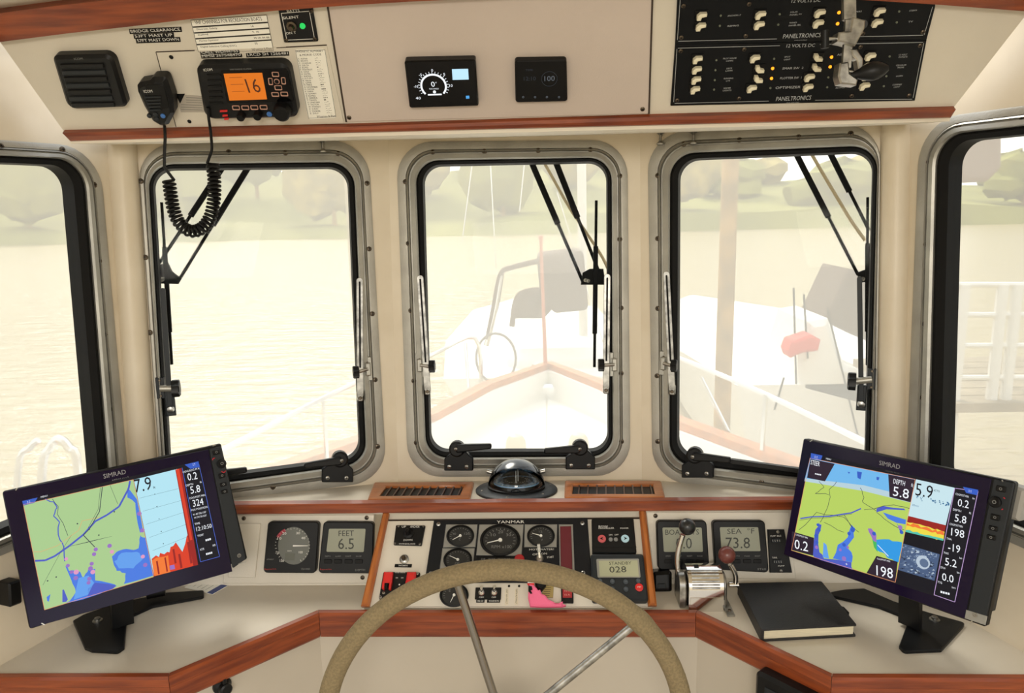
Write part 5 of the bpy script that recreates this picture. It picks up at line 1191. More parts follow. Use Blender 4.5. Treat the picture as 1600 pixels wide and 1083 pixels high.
sp(mb, jag([(270, 540), (290, 570), (330, 570), (350, 600), (372, 560), (400, 560), (400, 610), (485, 628), (478, 643), (275, 707), (318, 660), (300, 610)], 3, 5), s0+.0003, WAT)
sp(mb, [(330, 600), (372, 590), (395, 620), (370, 670), (310, 690)], s0+.0004, WAT2)
sp(mb, [(370, 645), (400, 620), (455, 625), (490, 632), (470, 648), (368, 678)], s0+.0004, RIV)
sp(mb, jag([(470, 510), (500, 485), (545, 480), (582, 475), (590, 420), (610, 430), (643, 590), (520, 625), (528, 580), (490, 570), (478, 545)], 3, 4), s0+.0003, WAT)
sp(mb, jag([(480, 530), (510, 495), (575, 490), (600, 520), (560, 560), (500, 560)], 3, 5), s0+.0004, WAT2)
sp(mb, jag([(535, 220), (545, 230), (575, 270), (600, 400), (588, 410), (572, 330), (568, 285), (535, 262)], 2, 3), s0+.0003, WAT)
sl(mb, [(145, 528), (190, 526), (230, 508), (290, 466), (350, 418), (400, 362), (450, 335), (500, 300), (540, 225), (546, 192)], .0030, s0+.0005, RIV)
sl(mb, jag([(190, 268), (225, 280), (240, 305), (225, 340), (250, 365), (245, 420), (268, 470), (272, 530)], 3, 4), .0016, s0+.0005, RIV)
sl(mb, jag([(220, 268), (245, 300), (240, 330), (265, 370), (285, 422)], 2, 2), .0007, s0+.0005, DK)
sl(mb, [(430, 215), (418, 320), (375, 395), (350, 420), (398, 470)], .0012, s0+.0006, DK); sl(mb, [(422, 216), (412, 312), (370, 390)], .0005, s0+.0006, DK); sl(mb, [(460, 205), (495, 290)], .0005, s0+.0006, DK)
sl(mb, [(140, 490), (170, 490), (240, 465), (330, 400), (345, 360), (420, 345)], .0010, s0+.0005, TAN); sl(mb, [(180, 630), (250, 500), (300, 420)], .0004, s0+.0005, DK)
for k_ in range(6): x = 280+20*k_; sl(mb, [(x, 470-5*k_), (x+90, 450-5*k_)], .0003, s0+.0005, DK)
for (x, y) in [(278, 520), (285, 548), (300, 575), (320, 575), (318, 600), (375, 603), (380, 560), (395, 500), (385, 540), (460, 465), (470, 490), (372, 620), (610, 545), (600, 510), (390, 575), (402, 480), (598, 400), (585, 330)]:
    mb.m(VIO if rnd.random() < .6 else PIN); cc = P.l(*G_(x, y), s0+.0007); mb.poly(P, circ(cc, .0028+rnd.random()*.0015, 8), s0+.0007)
for (x, y) in [(200, 612), (236, 596), (325, 372), (415, 420), (375, 395), (480, 322)]: mb.m(DK); mb.poly(P, circ(P.l(*G_(x, y), s0+.0007), .0012, 8), s0+.0007)
sp(mb, [(262, 650), (268, 648), (285, 690), (278, 700), (262, 702)], s0+.0006, RIV); sp(mb, [(196, 680), (212, 668), (205, 700), (198, 696)], s0+.0006, WAT)
sl(mb, [(98, 292), (560, 187), (645, 595), (187, 734), (98, 292)], .0007, s0+.0008, ORA)
part('chart_picture', mb, t, 'green chart with blue rivers')
mb = MB(); sp(mb, [(562, 187), (745, 142), (818, 548), (647, 593)], s0+.0002, SKYB)
x_ = [(637, 520), (655, 505), (668, 512), (672, 495), (690, 500), (702, 490), (712, 492), (716, 470), (728, 465), (738, 450), (756, 476), (766, 490), (778, 455), (784, 425), (796, 408)]
sp(mb, x_+[(818, 548), (647, 593)], s0+.0003, SRED)
sp(mb, [(637, 528), (655, 515), (690, 510), (706, 505), (712, 560), (716, 575), (649, 592)], s0+.0004, SORG)
for (x, y, w_, h) in [(655, 530, 7, 55), (690, 515, 6, 60), (724, 480, 8, 60), (748, 500, 9, 60), (785, 450, 9, 90), (806, 440, 6, 80)]: sp(mb, [(x, y), (x+w_, y-2), (x+w_+h*.16, y+h-3), (x+h*.16, y+h)], s0+.0005, SDR)
sp(mb, [(736, 145), (762, 138), (832, 545), (812, 550)], s0+.0004, SDR); sp(mb, [(738, 145), (752, 141), (808, 440), (798, 442)], s0+.0005, SRED)
for k_ in range(5): sl(mb, [(585+14*k_*1, 265+55*k_), (748+11*k_, 225+50*k_)], .0003, s0+.0005, INK); mb.m(INK); mb.poly(P, circ(P.l(*G_(650+9*k_, 248+52*k_), s0+.0006), .0009, 6), s0+.0006)
mb.ptext(P, '7.9', G_(568, 243), G_(640, 228), 21, s0+.0007, INK); mb.ptext(P, 'ft', G_(644, 226), G_(654, 223), 4, s0+.0007, INK)
sp(mb, [(712, 548), (732, 544), (735, 562), (715, 566)], s0+.0007, VIO)
part('sonar_picture', mb, t, 'pale sonar picture with red bottom trace')
mb = MB(); sp(mb, [(765, 137), (835, 121), (922, 510), (842, 532)], s0+.0002, BLK);
for s_, x, y, x2, y2, h in (('0.2', 790, 192, 830, 184, 11.5), ('5.8', 802, 247, 843, 238, 11.5), ('324', 812, 302, 856, 292, 11), ('12:10:50', 826, 404, 890, 388, 6.5)): mb.ptext(P, s_, G_(x, y), G_(x2, y2), h, s0+.0007, WH)
for s_, x, y, x2, y2 in (('COG/SOG M ft', 768, 160, 838, 143), ('DEPTH', 782, 216, 812, 209), ('ft', 840, 202, 848, 200), ('COG/POST MIN', 795, 270, 862, 255), ('POS POSITION', 803, 320, 872, 305), ('N 40°50.150\'', 812, 338, 866, 326), ('W 74°30.325\'', 816, 352, 868, 340), ('TIME', 818, 378, 840, 373), ('TTG/DEST', 830, 428, 856, 421), ('---', 864, 446, 886, 440), ('XTE', 840, 486, 858, 481), ('nm', 894, 468, 905, 465), ('----', 866, 504, 892, 497)): mb.ptext(P, s_, G_(x, y), G_(x2, y2), 3.0, s0+.0007, WH)
sl(mb, [(765, 137), (842, 532), (922, 510), (835, 121)], .0007, s0+.0006, E('blueline', (80, 110, 220)))
sp(mb, [(775, 124), (833, 110), (838, 134), (800, 142)], s0+.0008, BLU); sp(mb, [(93, 277), (158, 262), (145, 284), (98, 296)], s0+.0008, BLU); mb.m(WH)
mb.ptext(P, '::', G_(810, 128), G_(820, 126), 3, s0+.0009, WH); mb.ptext(P, '::', G_(115, 286), G_(128, 283), 3, s0+.0009, WH)
mb.ptext(P, 'MENU', G_(172, 264), G_(200, 257), 2.5, s0+.0009, WH); part('data_column', mb, t, 'dark column of white readings')
mb = MB(); mb.ptext(P, 'SIMRAD', G_(436, 183), G_(530, 162), 7, s0, mat('logo_grey', (150, 150, 156), .4)); mb.ptext(P, 'NSS16 evo3', G_(472, 193), G_(540, 178), 2, s0); part('lettering', mb, t)
def buttons(P, t, G_, spots, strip, rot, power, zf):
    mb = MB().m(CHAR); plate(mb, P, zf(strip), -.001, .002, .001, .002, 2); part('button_strip', mb, t)
    for x, y, kx, ky, rd in spots:
        mb = MB().m(BLACK2); c = P.l(*G_(x, y), .003)
        if rd: mb.lathe(P, c, [(kx, .0015), (kx, .006), (kx*.8, .0075), (kx*.4, .0065)], 20)
        else: mb.box(P, c[0], c[1], kx*2, ky*2, .0015, .0045, .001, .0015)
        mb.m(GREY); ringflat(mb, P, c, kx*.22, kx*.34, .0043 if not rd else .0066, .0047 if not rd else .007, n=8); part('rotary_knob' if rd else 'button', mb, t)
    for a in (-.5, .5): pass
    mb = MB().m(CHROME2); c = P.l(*G_(*power), .004); ringflat(mb, P, c, .0022, .0036, .002, .0035, n=14); mb.lathe(P, c, [(.0013, .002), (.001, .0036)], 8); part('power_key', mb, t)
buttons(P, t, G_, [(908, 72, .0065, .0045, 0), (930, 120, .0085, 0, 1), (932, 170, .006, .0045, 0), (938, 207, .006, .0035, 0), (943, 237, .006, .0035, 0)], [(880, 58), (928, 46), (1033, 520), (978, 560)], 0, (1005, 506), g)
mb = MB().m(emit('red_glow', (220, 40, 50), .6)); polyl(mb, P, g([(892, 105), (895, 98), (902, 96)]), .0012, .0032); polyl(mb, P, g([(930, 152), (940, 158), (948, 150)]), .0012, .0032); part('glow_ring', mb, t, 'red glow beside the knob')
mb = MB().m(CHROME2)
for a, b in (((66, 232), (72, 222)), ((174, 790), (188, 797)), ((893, 45), (906, 42)), ((1000, 540), (1034, 532))): line(mb, P, G_(*a), G_(*b), .0016, 0, .002)
part('edge_clip', mb, t, kind=None)

t_left = t
# right plotter
gR = zs(2.56, 1100, 660); H_ = zz(2.56, 1100, 660)
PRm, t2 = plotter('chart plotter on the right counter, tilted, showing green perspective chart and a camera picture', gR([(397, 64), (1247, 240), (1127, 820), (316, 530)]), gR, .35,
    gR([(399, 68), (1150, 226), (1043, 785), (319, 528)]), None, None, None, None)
P = PRm; g = gR; t = t2
LAND2 = E('land2', (180, 206, 96)); mb = MB(); s0 = .0015
sp(mb, [(426, 122), (1097, 270), (1003, 721), (348, 512)], s0, BLK)
sp(mb, [(424, 143), (845, 228), (765, 640), (350, 512)], s0+.0002, LAND2)
sp(mb, [(424, 143), (845, 228), (828, 318), (640, 262), (402, 232)], s0+.0003, E('sky2', (110, 180, 232)))
sp(mb, [(404, 224), (640, 252), (832, 300), (828, 322), (640, 275), (402, 236)], s0+.0004, E('sky3', (180, 205, 215)))
sp(mb, jag([(432, 520), (440, 470), (445, 430), (460, 400), (470, 410), (458, 450), (462, 520), (480, 545), (590, 560), (595, 590), (470, 552), (440, 540)], 2, 4), s0+.0003, RIV)
sp(mb, jag([(515, 545), (535, 490), (575, 460), (590, 410), (605, 425), (600, 460), (570, 500), (590, 520), (592, 560)], 2, 5), s0+.0003, WAT)
sp(mb, [(478, 480), (490, 490), (500, 545), (475, 540)], s0+.0004, WAT2); sp(mb, jag([(655, 425), (670, 425), (690, 450), (690, 480), (675, 470), (660, 440)], 2, 3), s0+.0004, VIO)
sp(mb, jag([(690, 470), (740, 468), (792, 480), (778, 560), (740, 545), (712, 520), (690, 510)], 3, 4), s0+.0003, E('bay', (44, 150, 222)))
sp(mb, [(715, 360), (760, 375), (808, 390), (806, 408), (770, 402), (735, 385)], s0+.0003, WAT); sp(mb, jag([(690, 345), (720, 335), (800, 345), (806, 352), (730, 348), (690, 360)], 2, 3), s0+.0003, RIV)
sp(mb, jag([(770, 400), (790, 430), (796, 445), (785, 440)], 2, 3), s0+.0004, RIV)
sl(mb, [(385, 385), (430, 378), (500, 376), (590, 362), (628, 345)], .0022, s0+.0005, RIV); sl(mb, [(382, 392), (430, 384), (500, 381), (592, 366)], .0006, s0+.0005, DK)
for pts in ([(530, 238), (500, 270), (505, 300), (490, 350), (465, 400)], [(460, 236), (480, 260), (445, 285), (500, 290)], [(625, 262), (640, 300), (635, 320), (690, 355)], [(640, 350), (760, 330), (822, 345)], [(380, 430), (450, 360), (560, 380), (620, 440)], [(560, 370), (600, 430)], [(480, 400), (560, 440)], [(690, 360), (740, 400), (800, 430)]): sl(mb, jag(pts, 3, 4), .0008, s0+.0005, DK)
sp(mb, [(665, 430), (690, 470), (695, 520), (680, 500)], s0+.0003, E('green2', (70, 180, 90)))
for (x, y) in [(455, 410), (460, 430), (448, 455), (452, 480), (595, 430), (580, 445), (560, 490), (575, 500), (545, 510), (665, 432), (680, 445), (785, 420), (450, 500), (790, 440), (560, 545)]: mb.m(VIO if rnd.random() < .5 else BLU); mb.poly(P, circ(P.l(*H_(x, y), s0+.0007), .0024+rnd.random()*.002, 8), s0+.0007)
sp(mb, [(612, 196), (632, 200), (626, 228), (614, 222)], s0+.0006, BLU); sp(mb, [(574, 198), (584, 200), (580, 206)], s0+.0006, BLU); sp(mb, [(690, 218), (702, 220), (698, 232), (690, 230)], s0+.0006, BLU)
sl(mb, [(694, 490), (738, 536)], .0010, s0+.0006, WH)
for pts in ([(426, 146), (523, 166), (484, 236), (412, 222)], [(737, 208), (846, 230), (826, 320), (742, 298)], [(352, 436), (440, 462), (436, 534), (348, 510)], [(690, 534), (775, 558), (765, 640), (650, 603)]): sp(mb, pts, s0+.0008, E('tile_dark', (40, 26, 44), .8))
mb.ptext(P, 'STEER', H_(426, 168), H_(462, 177), 7.5, s0+.001, WH); mb.ptext(P, '----', H_(444, 208), H_(468, 213), 2, s0+.001, WH)
mb.ptext(P, 'DEPTH', H_(757, 244), H_(803, 255), 7.5, s0+.001, WH); mb.ptext(P, 'ft', H_(828, 258), H_(836, 260), 6, s0+.001, WH)
mb.ptext(P, '5.8', H_(755, 293), H_(818, 307), 15, s0+.001, WH); mb.ptext(P, '0.2', H_(362, 505), H_(416, 518), 15, s0+.001, WH); mb.ptext(P, '198', H_(690, 612), H_(756, 626), 16, s0+.001, WH)
mb.ptext(P, 'COG/POST MIN', H_(366, 452), H_(414, 466), 2.6, s0+.001, WH); mb.ptext(P, 'COG/POST MIN', H_(692, 548), H_(744, 560), 2.6, s0+.001, WH); mb.ptext(P, '+', H_(565, 570), H_(575, 572), 3, s0+.001, WH)
sl(mb, [(424, 143), (845, 228), (765, 640), (350, 512), (424, 143)], .0007, s0+.0009, ORA); part('chart_picture', mb, t, 'green perspective chart under blue sky')
mb = MB(); sp(mb, [(848, 228), (1003, 262), (966, 415), (814, 376)], s0+.0002, E('pale2', (196, 224, 232)))
sp(mb, [(816, 374), (968, 412), (962, 440), (810, 400)], s0+.0003, SDR)
top_ = jag([(810, 398), (962, 438)], 12, 5); bt = jag([(958, 472), (805, 436)], 12, 4)
sp(mb, top_+bt, s0+.0004, E('yellow', (232, 214, 70))); sp(mb, jag([(811, 402), (960, 442)], 12, 6)+jag([(960, 452), (808, 412)], 12, 5), s0+.0005, SORG)
sp(mb, jag([(806, 430), (958, 466)], 10, 3)+[(957, 474), (805, 438)], s0+.0006, E('teal', (80, 190, 170)))
mb.ptext(P, '5.9', H_(845, 292), H_(914, 306), 20, s0+.0008, INK); mb.ptext(P, 'KTS', H_(920, 276), H_(942, 280), 3, s0+.0008, INK)
mb.m(E('fish', (60, 110, 150)))
for i in range(26): x = 840+rnd.random()*140; y = 300+(x-840)*.2+rnd.uniform(-8, 8); mb.poly(P, circ(P.l(*H_(x, y), s0+.0007), .0006+rnd.random()*.001, 6), s0+.0007)
mb.ptext(P, '20ms', H_(832, 334), H_(858, 339), 3, s0+.0008); part('sonar_picture', mb, t, 'sonar picture with red and yellow bottom band')
mb = MB(); sp(mb, [(797, 485), (943, 528), (922, 634), (776, 590)], s0+.0002, E('cam0', (70, 90, 124)))
cols = [E('cam1', (120, 140, 170)), E('cam2', (34, 44, 66)), E('cam3', (180, 195, 210)), E('cam4', (90, 110, 140))]
for i in range(170):
    a, b = rnd.random(), rnd.random(); x = 797+a*136-b*19; y = 492+a*36+b*96; r = rnd.uniform(2, 8)
    mb.m(cols[i % 4]); an = rnd.random()*3; pts = [(x+r*math.cos(an+k_*2.1)*1.2, y+r*math.sin(an+k_*2.1)*.7) for k_ in range(3)]; pl(mb, P, g(pts), s0+.0003+i*1e-6)
mb.m(cols[2]); mb.poly(P, circ(P.l(*H_(876, 560), s0+.0006), .011, 14), s0+.0006); mb.m(cols[3]); mb.poly(P, circ(P.l(*H_(880, 563), s0+.0008), .007, 12), s0+.0008)
part('camera_picture', mb, t, 'blue grey engine room camera picture')
mb = MB()
for s_, x, y, x2, y2, h in (('0.2', 1014, 335, 1058, 345, 12), ('5.8', 1002, 396, 1048, 407, 12), ('198', 988, 452, 1040, 464, 12), ('-19', 976, 513, 1024, 524, 12), ('5.2', 964, 571, 1010, 582, 12), ('0.0', 952, 632, 998, 643, 12)): mb.ptext(P, s_, H_(x, y), H_(x2, y2), h, s0+.0007, WH)
for s_, x, y, x2, y2 in (('COG/POST MIN', 1006, 290, 1058, 302), ('kn', 1074, 307, 1082, 309), ('DEPTH', 996, 352, 1028, 360), ('ft', 1060, 366, 1068, 368), ('COG/POST MIN', 982, 410, 1034, 422), ('TWA', 970, 468, 990, 473), ('TWS', 958, 525, 978, 530), ('kn', 1022, 546, 1032, 548), ('STW', 946, 584, 966, 589), ('kn', 1012, 604, 1022, 606), ('TTG', 934, 642, 952, 647), ('hrs', 992, 664, 1006, 667), ('----', 946, 682, 982, 691)): mb.ptext(P, s_, H_(x, y), H_(x2, y2), 3.2, s0+.0007, WH)
LV = E('lavender', (190, 160, 210)); sl(mb, [(1003, 264), (920, 690), (1003, 719), (1096, 276), (1006, 264)], .0009, s0+.0006, LV)
sp(mb, [(1036, 258), (1097, 270), (1093, 292), (1048, 282)], s0+.0008, BLU); sp(mb, [(428, 123), (474, 133), (468, 150), (426, 146)], s0+.0009, BLU); mb.ptext(P, '::', H_(1058, 278), H_(1070, 280), 3, s0+.001, WH); mb.ptext(P, '::', H_(442, 142), H_(454, 144), 3, s0+.001, WH); mb.ptext(P, 'MENU', H_(488, 148), H_(508, 152), 2.4, s0+.001, WH)
part('data_column', mb, t, 'dark column of white readings')
mb = MB(); mb.ptext(P, 'SIMRAD', H_(700, 170), H_(783, 188), 7, s0, mat('logo_grey', (150, 150, 156), .4)); mb.ptext(P, 'NSS16 evo3', H_(725, 196), H_(780, 206), 2, s0); part('lettering', mb, t)
buttons(P, t, H_, [(1188, 266, .0065, .0045, 0), (1165, 318, .0085, 0, 1), (1165, 380, .006, .0045, 0), (1157, 424, .006, .0035, 0), (1149, 460, .006, .0035, 0)], [(1158, 228), (1240, 244), (1122, 812), (1048, 785)], 0, (1082, 772), g)
mb = MB().m(MATS['red_glow']); polyl(mb, P, g([(1198, 300), (1204, 306)]), .0012, .0032); polyl(mb, P, g([(1190, 350), (1196, 346)]), .0012, .0032); part('glow_ring', mb, t, 'red glow beside the knob')
mb = MB().m(SILV); plate(mb, P, g([(1048, 750), (1133, 776), (1125, 812), (1042, 784)]), .0015, .0026, .0004); part('power_plate', mb, t, 'grey plate round the power key')
mb = MB().m(CHROME2)
for a, b in (((423, 78), (436, 68)), ((1190, 232), (1196, 238)), ((1062, 806), (1074, 792))): line(mb, P, H_(*a), H_(*b), .0016, 0, .002)
part('edge_clip', mb, t)
mb = MB().m(mat('rear_grey', (150, 146, 138), .5)); q = PRm.ll(g([(1230, 250), (1290, 268), (1262, 395), (1205, 380)]), -.03); mb.prism(PRm, q, -.055, -.025, .004); part('rear_cover', mb, t, 'pale grey rear cover')

# stands
zfL = zs(2.6875, 0, 680)
def centre_back(Pm, px, z): return Pm.w(*Pm.l(*px), z)
for (zf, foot, Pm, mid, n0, bolts, lab, side_) in (
    (zfL, [(302, 770), (500, 700), (560, 690), (700, 660), (855, 650), (856, 676), (640, 716), (560, 752), (530, 775), (522, 888), (495, 908), (385, 902), (355, 890)], PLm, (195, 845), (440, 760), [(410, 780), (530, 705)], 'black forked stand carrying the left chart plotter', -1),
    (gR, [(505, 678), (560, 668), (640, 663), (760, 715), (900, 760), (1045, 800), (1035, 815), (950, 908), (800, 915), (780, 893), (815, 800), (790, 770), (700, 735), (510, 692)], PRm, (1395, 840), (880, 760), [(922, 790), (815, 727)], 'black forked stand carrying the right chart plotter', 1)):
    S = CT.off(.006); q = S.ll(zf(foot))
    own = t_left if side_ < 0 else t2
    mb = MB().m(BLACK); mb.prism(S, round_poly(q, .005, 3), -.0057, 0, .0012); st = part('stand', mb, own, 'black forked stand plate')
    for bx in bolts:
        mb = MB().m(CHROME2); mb.lathe(S, S.l(*zf([bx])[0]), [(.009, 0), (.009, .0015), (.0055, .002), (.0055, .006), (.003, .007)], 14); part('bolt', mb, st)
    c0 = centre_back(Pm, mid, -.066); n = Pm.n
    ft = S.hit(*zf([n0])[0]); ft = V((c0.x*.75+ft.x*.25, c0.y*.8+ft.y*.2, ZC+.006))
    W_ = .05; mb = MB().m(BLACK); u = Pm.u
    mb.bar(ft, c0-V((0, 0, .0)), .036, .012, tuple(n)); part('stand_neck', mb, own)
    mb = MB().m(BLACK2); mb.box(Pm, *Pm.l(*mid), .10, .10, -.070, -.061, .002); part('mount_plate', mb, own)
    kn = zf([(655, 690)])[0] if side_ < 0 else None
    if kn:
        p_ = S.hit(*kn)+V((0, 0, .018)); mb = MB().m(BLACK2); mb.cyl(p_-V((.014, .006, 0)), p_+V((.016, .008, 0)), .013, n=16); part('tilt_knob', mb, own)
# black knob on counter at far left and pad
c = CT.l(*G_(262, 795)); mb = MB().m(BLACK2); mb.lathe(CT, c, [(.014, .0005), (.014, .008), (.010, .011)], 18); solo('cable_gland', mb, 'low round black fitting on the counter left of the left plotter stand', 'fitting')
# orange cable at right
pts = [CT.off(.014).hit(*p) for p in ((1530, 950), (1552, 965), (1575, 978), (1600, 996), (1640, 1015))]
t = thing('power_cable', 'orange brown cable with ribbed sleeve behind the right chart plotter', 'cable', Matrix.Translation(pts[2]-V((0, 0, .014))))
OC = mat('orange_cable', (176, 112, 66), .55); cp = catmull(pts, 8); mb = MB().m(OC).tube(cp, .008, 12); part('cable', mb, t)
a, b = cp[17], cp[-6]
N = 26; mb = MB().m(OC).tube([a.lerp(b, i/N) for i in range(N+1)], [.0105 if i % 3 else .0085 for i in range(N+1)], 14); part('ribbed_sleeve', mb, t, 'ribbed orange sleeve')
pts = [CT.off(.004).hit(*p) for p in ((1548, 958), (1560, 985), (1580, 1002), (1602, 1006), (1640, 1010))]
mb = MB().m(BLACK2).tube(catmull(pts, 6), .003, 8); pts = [CT.off(.016).hit(*p) for p in ((1572, 962), (1592, 968), (1604, 985), (1640, 1000))]; mb2 = MB().m(BLACK2).tube(catmull(pts, 6), .0035, 8)
solo('thin_cable', mb, 'thin black cable lying under the orange cable', 'cable'); solo('thin_cable', mb2, 'thin black cable looping behind the orange cable', 'cable')
# black clamp on the left wall behind the left plotter
P = SL; mb = MB().m(BLACK2); q = [(14, 912), (34, 905), (36, 942), (16, 950)]; plate(mb, SL, q, .0005, .03, .003, .003); solo('wall_socket', mb, 'black block on the left wall behind the left chart plotter', 'socket')

# ------------------------------------------------------------------ outside
ZW = -.9
wm_ = bpy.data.materials.new('river_water'); wm_.use_nodes = True; n_ = wm_.node_tree; b_ = n_.nodes['Principled BSDF']
b_.inputs['Base Color'].default_value = col(178, 160, 120); b_.inputs['Roughness'].default_value = .18
tc = n_.nodes.new('ShaderNodeTexCoord'); mp = n_.nodes.new('ShaderNodeMapping'); mp.inputs['Scale'].default_value = (.8, 2.6, 1)
nz = n_.nodes.new('ShaderNodeTexNoise'); nz.inputs['Scale'].default_value = 1.5; nz.inputs['Detail'].default_value = 6; bp = n_.nodes.new('ShaderNodeBump'); bp.inputs['Strength'].default_value = .9; bp.inputs['Distance'].default_value = .25
n_.links.new(tc.outputs['Object'], mp.inputs[0]); n_.links.new(mp.outputs[0], nz.inputs[0]); n_.links.new(nz.outputs['Fac'], bp.inputs['Height']); n_.links.new(bp.outputs[0], b_.inputs['Normal'])
WZ = Plane((0, 0, ZW), (1, 0, 0), (0, 1, 0))
mb = MB().m(wm_); mb.poly(WZ, [(-150, -60), (150, -60), (150, 66), (-150, 66)]); solo('river', mb, 'rippled pale brown river water around the boats', 'water', kind='structure')
GEL = mat('white_gelcoat', (226, 222, 212), .35); CAP = mat('teak_caprail', (190, 108, 40), .5, noise=.2, nscale=20); TUBE = mat('rail_steel', (205, 205, 205), .2, 1)
CANV = mat('dark_canvas', (84, 62, 44), .9); BARK = mat('piling_wood', (176, 138, 78), .9, noise=.3, nscale=6); LEAF = mat('bank_foliage', (150, 146, 62), .9, noise=.25, nscale=.3, rgb2=(124, 122, 52)); LEAF2 = mat('dry_foliage', (178, 158, 84), .9, noise=.3, nscale=.7); GRND = mat('bank_ground', (172, 152, 96), .9, noise=.2, nscale=.3)
# far bank
mb = MB().m(mat('bank_grass', (148, 144, 66), .95, noise=.2, nscale=.15)); rs = []
for i in range(61):
    x = -150+5*i; h = 1.2+.5*math.sin(x*.07)+.3*math.sin(x*.21+1)
    rs.append([V((x, 62+math.sin(x*.05), ZW-.2)), V((x, 64, ZW+h)), V((x, 69, ZW+h+.5)), V((x, 84, ZW+h+(5.6 if x < 16 else 2.6))), V((x, 110, ZW+h+(6 if x < 16 else 2.6))), V((x, 110, ZW-.2))])
mb.rings(rs, close=False); solo('river_bank', mb, 'low tan far bank of the river behind the moored boats', 'river bank', kind='structure')
rt_ = random.Random(5); TN = {}
def crown(mb, c, r, sc):
    for k in range(5):
        cc = c+V((rt_.uniform(-.6, .6)*r, rt_.uniform(-.3, .3)*r, rt_.uniform(-.2, .45)*r)); R = r*rt_.uniform(.5, .8); n0 = len(mb.bm.verts)
        mb.ball(cc, R, 10, sc); mb.bm.verts.ensure_lookup_table()
        for v in mb.bm.verts[n0:]: v.co += V((rt_.uniform(-1, 1), rt_.uniform(-1, 1), rt_.uniform(-1, 1)))*R*.13
for i in range(26):
    x = -62+i*5.0+rt_.uniform(-1.2, 1.2); y = 67+(i % 3)*8.5; zb = 1.0+(i % 3)*(2.6 if x < 16 else 1.1); tall = 9.6 if x < 14 else (5.2 if x < 24 else 4.6)
    h = tall*rt_.uniform(.85, 1.05)*(1-.12*(i % 3)); kind_ = rt_.random() < .4
    t = thing('bank_tree', None, 'tree', Matrix.Translation((x, y, ZW+zb)), group='trees on the far bank')
    d = V((x, y, 3))-CAM; pxx = CX+F*d.dot(RT)/max(.1, d.dot(fwd)); slot = 0
    zones = [(-9999, 0, 'beyond the left edge of the left side window'), (0, 150, 'in the left side window'), (150, 235, 'hidden behind the left post'), (235, 545, 'in the left front window'), (545, 660, 'behind the post left of the middle window'), (660, 950, 'in the middle window'), (950, 1060, 'behind the post right of the middle window'), (1060, 1366, 'in the right front window'), (1366, 1480, 'behind the right post'), (1480, 1600, 'in the right side window'), (1600, 99999, 'beyond the right edge of the picture')]
    zn = [z_[2] for z_ in zones if z_[0] <= pxx < z_[1]][0]; TN[zn] = TN.get(zn, 0)+1
    t['label'] = ('dry yellowish' if kind_ else 'olive green')+' bank tree '+zn+', '+['leftmost', 'second from left', 'third from left', 'fourth from left', 'fifth from left', 'sixth from left', 'seventh from left', 'eighth from left'][TN[zn]-1]
    mb = MB().m(BARK).cyl((x, y, ZW+zb-.4), (x, y, ZW+zb+h*.5), .22, .12, 8); part('trunk', mb, t)
    mb = MB().m(LEAF2 if kind_ else LEAF); crown(mb, V((x, y, ZW+zb+h*.45)), 3.7, (1, .8, h/8.0)); part('crown', mb, t)
# foredeck
ZK, ZR = .36, .56
DKp = Plane((0, 0, ZK), (1, 0, 0), (0, 1, 0)); RLp = Plane((0, 0, ZR), (1, 0, 0), (0, 1, 0))
ap = RLp.l(858, 570); lf = RLp.l(674, 650); r1_ = RLp.l(942, 602); r2_ = RLp.l(1061, 660)
Lx = [(-1.65, 1.25), (-1.5, 2.1), (-1.12, 2.75), lf, ((lf[0]+ap[0])/2-.06, (lf[1]+ap[1])/2+.04), ap]
Rx = [r1_, r2_, (1.16, 2.75), (1.55, 2.1), (1.7, 1.25)]
edge = [tuple(p) for p in Lx+Rx]
mb = MB().m(GEL); rs_in = inset(edge+[(0, 1.25)], .04)[:-1]
def hull_ring(z, f): return [V((x*f, 1.25+(y-1.25)*(1-(1-f)*.5), z)) for x, y in edge]
mb.rings([hull_ring(ZW-.3, .5), hull_ring(ZW+.4, .82), hull_ring(ZR-.02, 1.0)], close=False)
mb.prism(DKp, [(x*.985, y-.02) for x, y in edge], -.03, 0)
foredeck = thing('foredeck', 'white foredeck of this boat with teak capped bulwark seen through the front windows', 'deck', Matrix.Translation((0, 1.3, ZK)), kind='structure')
del foredeck['category']
part('hull', mb, foredeck)
mb = MB().m(GEL); inn = [(x*.955, 1.25+(y-1.25)*.975) for x, y in edge]
mb.rings([[V((x, y, ZK)) for x, y in inn], [V((x, y, ZR-.02)) for x, y in inn], hull_ring(ZR-.02, 1.0)], close=False); part('bulwark', mb, foredeck)
mb = MB().m(CAP); w_ = .075; rs = []
for i, (x, y) in enumerate(edge):
    a = V(edge[max(i-1, 0)]); b = V(edge[min(i+1, len(edge)-1)]); d = (b-a).normalized(); n = V((-d.y, d.x))*w_/2*(1 if i != 5 else 1.3); p = V((x, y))
    rs.append([V((p.x+n.x, p.y+n.y, ZR-.02)), V((p.x+n.x, p.y+n.y, ZR+.02)), V((p.x-n.x, p.y-n.y, ZR+.02)), V((p.x-n.x, p.y-n.y, ZR-.02))])
mb.rings(rs, cap0=True, cap1=True); part('caprail', mb, foredeck, 'varnished teak caprail')
mb = MB().m(mat('deck_seam', (190, 180, 160), .7)); a, b = DKp.l(855, 600), DKp.l(852, 735); mb.prism(DKp, [(a[0]-.004, a[1]), (a[0]+.004, a[1]), (b[0]+.004, b[1]), (b[0]-.004, b[1])], 0, .003); part('deck_seam', mb, foredeck)
c = DKp.l(853, 612); t = thing('anchor_windlass', 'grey anchor windlass with round drum at the tip of the bow', 'windlass', DKp.mat(*c))
